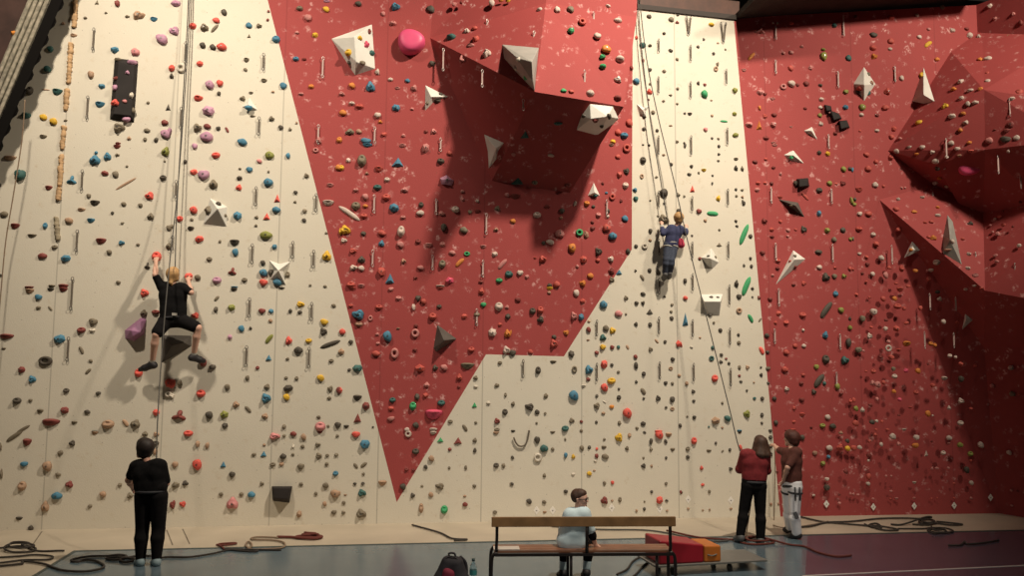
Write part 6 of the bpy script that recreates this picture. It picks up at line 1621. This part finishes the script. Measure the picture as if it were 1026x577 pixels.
# ------------------------------------------------------------------ ropes
R_DARK = mat('dark_rope', (0.040, 0.033, 0.028), 0.85, bump=.3, bscale=120)
R_GREY = mat('grey_rope', (0.085, 0.080, 0.072), 0.85, bump=.3, bscale=120)
R_RED = mat('red_brown_rope', (0.125, 0.030, 0.022), 0.85, bump=.3, bscale=120)
R_PALE = mat('tan_rope', (0.24, 0.17, 0.115), 0.85, bump=.3, bscale=120)


def floor_rope(name, px, r, m, label, z=None, cat='rope', lift=0.0):
    pts = []
    for i, q in enumerate(px):
        v = on_z(q[0], q[1], .012 + r); v.z = r + .008 + (q[2] if len(q) > 2 else 0); pts.append(v)
    v, f = tube_vf(catmull(pts, 7), r, 8)
    o = mesh_obj(name, v, f, m, None, V3((pts[0].x, pts[0].y, 0)), smooth=True); tag(o, label, cat); return o


c1 = lambda a: [(x / 5.13, 510 + y / 5.13, *z) for (x, y, *z) in a]
floor_rope('rope', c1([(-60, 200), (0, 198), (70, 190), (150, 188), (185, 203), (150, 217), (60, 218), (20, 208, .03), (60, 194, .05), (130, 192, .05), (175, 205, .05), (120, 216, .05), (50, 214, .06), (60, 200, .08), (120, 197, .08), (150, 206, .08), (110, 210, .08), (190, 212), (300, 212), (330, 212)]), .0135, R_DARK,
           'dark rope heaped on the pale floor in the near corner by the wall')
floor_rope('rope', c1([(-80, 245), (0, 246), (100, 240), (170, 233), (250, 237), (272, 246), (240, 258), (120, 260), (0, 274), (-80, 278)]), .0135, R_DARK,
           'dark rope doubled back in a hairpin on the pale floor corner')
floor_rope('rope', c1([(-80, 293), (0, 290), (110, 278), (120, 266), (220, 278), (275, 298), (330, 313), (430, 318), (510, 306), (535, 288), (490, 264), (440, 258), (400, 268), (365, 262), (400, 250), (470, 240), (560, 238), (610, 232), (650, 240), (600, 258), (545, 252), (600, 244), (680, 252), (690, 262), (640, 270), (620, 256), (700, 240), (780, 238)]), .0151, R_DARK,
           'dark rope looping from the pale corner to the black-clad belayer\'s feet')
c2 = lambda a: [(190 + x / 5.13, 510 + y / 5.13, *z) for (x, y, *z) in a]
floor_rope('rope', c2([(-160, 250), (-110, 244), (0, 244), (120, 226), (200, 208), (260, 212), (330, 216), (350, 210), (310, 206), (240, 206), (180, 204), (290, 205), (400, 207), (470, 208)]), .0131, R_DARK,
           'dark rope running along the blue floor\'s edge away from the black-clad belayer')
floor_rope('rope', c2([(320, 203), (300, 197), (288, 182), (300, 166), (316, 174), (318, 190), (300, 200), (325, 205), (400, 203), (480, 195), (484, 170), (430, 158), (340, 155), (315, 150), (340, 142), (400, 142), (455, 145)]), .013, R_PALE,
           'thin brown rope in an open loop and coil on the pale strip')
floor_rope('rope', c2([(450, 141), (520, 142), (560, 146), (640, 150), (680, 140), (640, 132), (570, 136), (550, 142), (620, 144), (670, 140), (630, 134), (575, 138), (600, 143, .03), (660, 140, .03), (620, 136, .03), (580, 140, .03), (650, 143, .05), (590, 137, .05)]), .0201, R_RED,
           'red-brown rope flaked in a long heap on the pale strip by the wall')
floor_rope('rope', c2([(150, 180), (140, 182), (180, 184), (235, 176), (230, 172), (160, 176), (150, 182), (170, 196), (180, 205)]), .013, R_RED,
           'short red-brown rope end lying folded on the pale strip')
floor_rope('rope', [(413, 525.4), (440, 533), (453, 539), (468, 540), (455, 541)], .014, R_DARK, 'dark rope slanting across the pale strip below the red panel\'s tip')
floor_rope('rope', [(553, 527), (600, 530), (650, 531), (690, 538), (712, 542), (730, 541)], .013, R_GREY, 'grey rope trailing along the pale strip behind the bench')
floor_rope('rope', [(618, 575), (628, 570), (634, 562), (642, 558), (650, 561), (644, 567), (638, 574), (632, 579)], .013, R_DARK, 'thin dark rope curling on the floor under the bench')
floor_rope('rope', [(668, 531), (700, 538), (730, 540), (745, 541), (758, 538), (770, 540.5), (775, 543.5), (756, 545), (742, 542.5), (757, 540.0, .03), (770, 543, .03), (752, 544, .04), (748, 541, .05), (764, 541.5, .05), (790, 545), (806, 547), (820, 553), (838, 557), (853, 556)], .0151, R_RED,
           'red-brown rope piled at the feet of the woman in dark red')
c5 = lambda a: [(780 + x / 4.17, 500 + y / 4.17, *z) for (x, y, *z) in a]
floor_rope('rope', c5([(90, 72), (180, 92), (280, 102), (380, 110), (430, 112), (500, 126), (440, 128), (380, 108), (410, 100), (430, 118), (395, 116), (360, 103)]), .0151, R_DARK,
           'dark rope drawn across the pale strip to the right of the white trousers')
floor_rope('rope', c5([(40, 117), (130, 112), (200, 96), (300, 92), (420, 80), (520, 78), (590, 80), (620, 78), (650, 92), (600, 100), (590, 88), (640, 84), (655, 100), (610, 102, .03), (600, 90, .05), (640, 90, .06), (615, 94, .08), (520, 104), (470, 104)]), .0151, R_DARK,
           'dark rope ending in a heap midway along the red wall\'s pale strip')
floor_rope('rope', c5([(660, 92), (720, 98), (768, 104), (720, 107), (660, 100), (620, 106), (560, 104)]), .0151, R_DARK, 'dark rope end lying beside the heap on the red wall\'s strip')
floor_rope('rope', c5([(500, 122), (600, 122), (640, 118), (700, 120), (730, 132), (700, 140), (640, 136), (625, 124), (680, 122), (700, 134), (650, 142), (630, 130), (670, 128, .04), (690, 136, .04), (650, 138, .04), (640, 126, .05)]), .0131, R_DARK,
           'small dark rope coil on the floor\'s edge, before the red end wall')
floor_rope('rope', c5([(710, 192), (760, 190), (778, 176), (790, 186), (850, 182), (920, 170)]), .014, R_DARK, 'dark rope end lying alone on the plum floor')


def hang_rope(name, pts, r, m, label):
    v, f = tube_vf(catmull(pts, 8), r, 8)
    o = mesh_obj(name, v, f, m, None, pts[0], smooth=True); tag(o, label, 'rope'); return o


d1 = on_z(150, 567).y + .3
mixp = lambda px, py, dep: at_depth(px, py, dep)
wd = lambda px, py: W(px, py, 0).y
hang_rope('climbing_rope', [W(192, -60, .12), W(189, 30, .14), W(184.5, 105, .18), W(178, 190, .3), W(172, 245, .5), mixp(166.5, 300, wd(166, 300) - .9), mixp(161, 370, wd(161, 370) - 1.25), mixp(157.5, 430, d1 + .25), mixp(156.5, 484, d1 + .03)], .009, R_GREY,
          'climbing rope from the wall top down to the belayer in black')
hang_rope('climbing_rope', [W(191, -60, .10), W(187.4, 30, .12), W(182.2, 120, .15), W(177.0, 215, .17), W(175.5, 265, .15), W(174.0, 316, .18)], .009, R_GREY,
          'climbing rope from the wall top to the climber in black\'s harness')
k1 = on_z(753, 544.5).y
hang_rope('climbing_rope', [W(640, -6, .10), W(648, 60, .14), W(660.5, 122, .2), W(675, 180, .3), W(690, 246, .55), mixp(711, 330, wd(711, 330) - .9), mixp(731, 410, k1 + .6), mixp(741, 450, k1 + .38), mixp(752.5, 470.5, k1 + .32)], .009, R_GREY,
          'climbing rope from the wall top down to the woman in dark red')
hang_rope('climbing_rope', [W(638.5, -6, .10), W(643, 50, .12), W(651.5, 120, .15), W(660, 170, .18), W(666, 205, .20), W(672.4, 241, .18)], .009, R_GREY,
          'climbing rope from the wall top to the kid in navy')
hang_rope('climbing_rope', [W(25, 100, .5), W(22, 140, .45), W(13.5, 195, .40), W(6, 240, .36), W(1, 292, .34), W(-8, 400, .3), W(-16, 528, .3)], .009, R_PALE,
          'rope hanging beside the dark leaning tower face, at the cream wall\'s end')
hang_rope('climbing_rope', [W(776.0, 446, .35), W(776.4, 470, .33), W(776.0, 500, .32), W(775.6, 522, .32), on_z(776, 526.5, .03), on_z(788, 528.5, .03), on_z(810, 526, .03), on_z(830, 522, .03)], .009, R_PALE,
          'rope hanging beside the raised hand of the white-trousered belayer, trailing over the floor')
hang_rope('climbing_rope', [mixp(752.5, 471, k1 + .30), mixp(753, 496, k1 + .16), mixp(750, 520, k1 + .10), mixp(748, 535, k1 + .08), on_z(750, 541.5, .03)], .009, R_PALE,
          'rope falling between the legs of the woman in dark red')

# ------------------------------------------------------------------ light: floods high in the hall, in front of the wall, and two added fills


def flood(name, loc, aim, watts, size, spot, blend=.6, col=(1, .86, .68)):
    l = bpy.data.lights.new(name, 'SPOT'); l.energy = watts; l.shadow_soft_size = size; l.spot_size = math.radians(spot); l.spot_blend = blend; l.color = col
    o = bpy.data.objects.new(name, l); COL.objects.link(o); o.location = loc
    o.rotation_euler = (Vector(aim) - Vector(loc)).to_track_quat('-Z', 'Y').to_euler()
    return o


LCOL = (1, .865, .69)
flood('hall_floodlight', (4.6, 7.6, 13.7), (-0.1, 13.2, 4.9), 7900, .30, 86, 1.0, LCOL)
flood('hall_floodlight', (-5.8, 7.0, 12.4), (-5.6, 12.4, 6.9), 4000, .30, 72, 1.0, LCOL)
flood('hall_floodlight', (11.3, 6.6, 12.2), (7.3, 14.2, 7.4), 5200, .5, 62, 1.0, LCOL)
flood('added_fill_light', (1.0, 4.5, 10.5), (1.5, 9.6, 0.0), 520, .5, 50, 1.0, (1, .93, .82))  # added steep fill to brighten the boy and the bench, no known fitting
flood('added_fill_light', (-2.5, -2.0, 8.5), (2.0, 10.5, 0.4), 1500, .6, 42, 1.0, (1, .93, .82))  # added fill from the camera side, lifts the boy's face and pale clothes
wd_ = bpy.data.worlds.new('hall'); SC.world = wd_; wd_.use_nodes = True
bg = wd_.node_tree.nodes['Background']; bg.inputs['Color'].default_value = (1.0, .86, .70, 1); bg.inputs['Strength'].default_value = 0.02

SC.view_settings.view_transform = 'Standard'; SC.view_settings.look = 'None'; SC.view_settings.gamma = 1; SC.view_settings.exposure = -0.17
SC.view_settings.use_curve_mapping = False
SC.render.film_transparent = False
try: SC.cycles.max_bounces = 6; SC.cycles.use_denoising = True
except Exception: pass
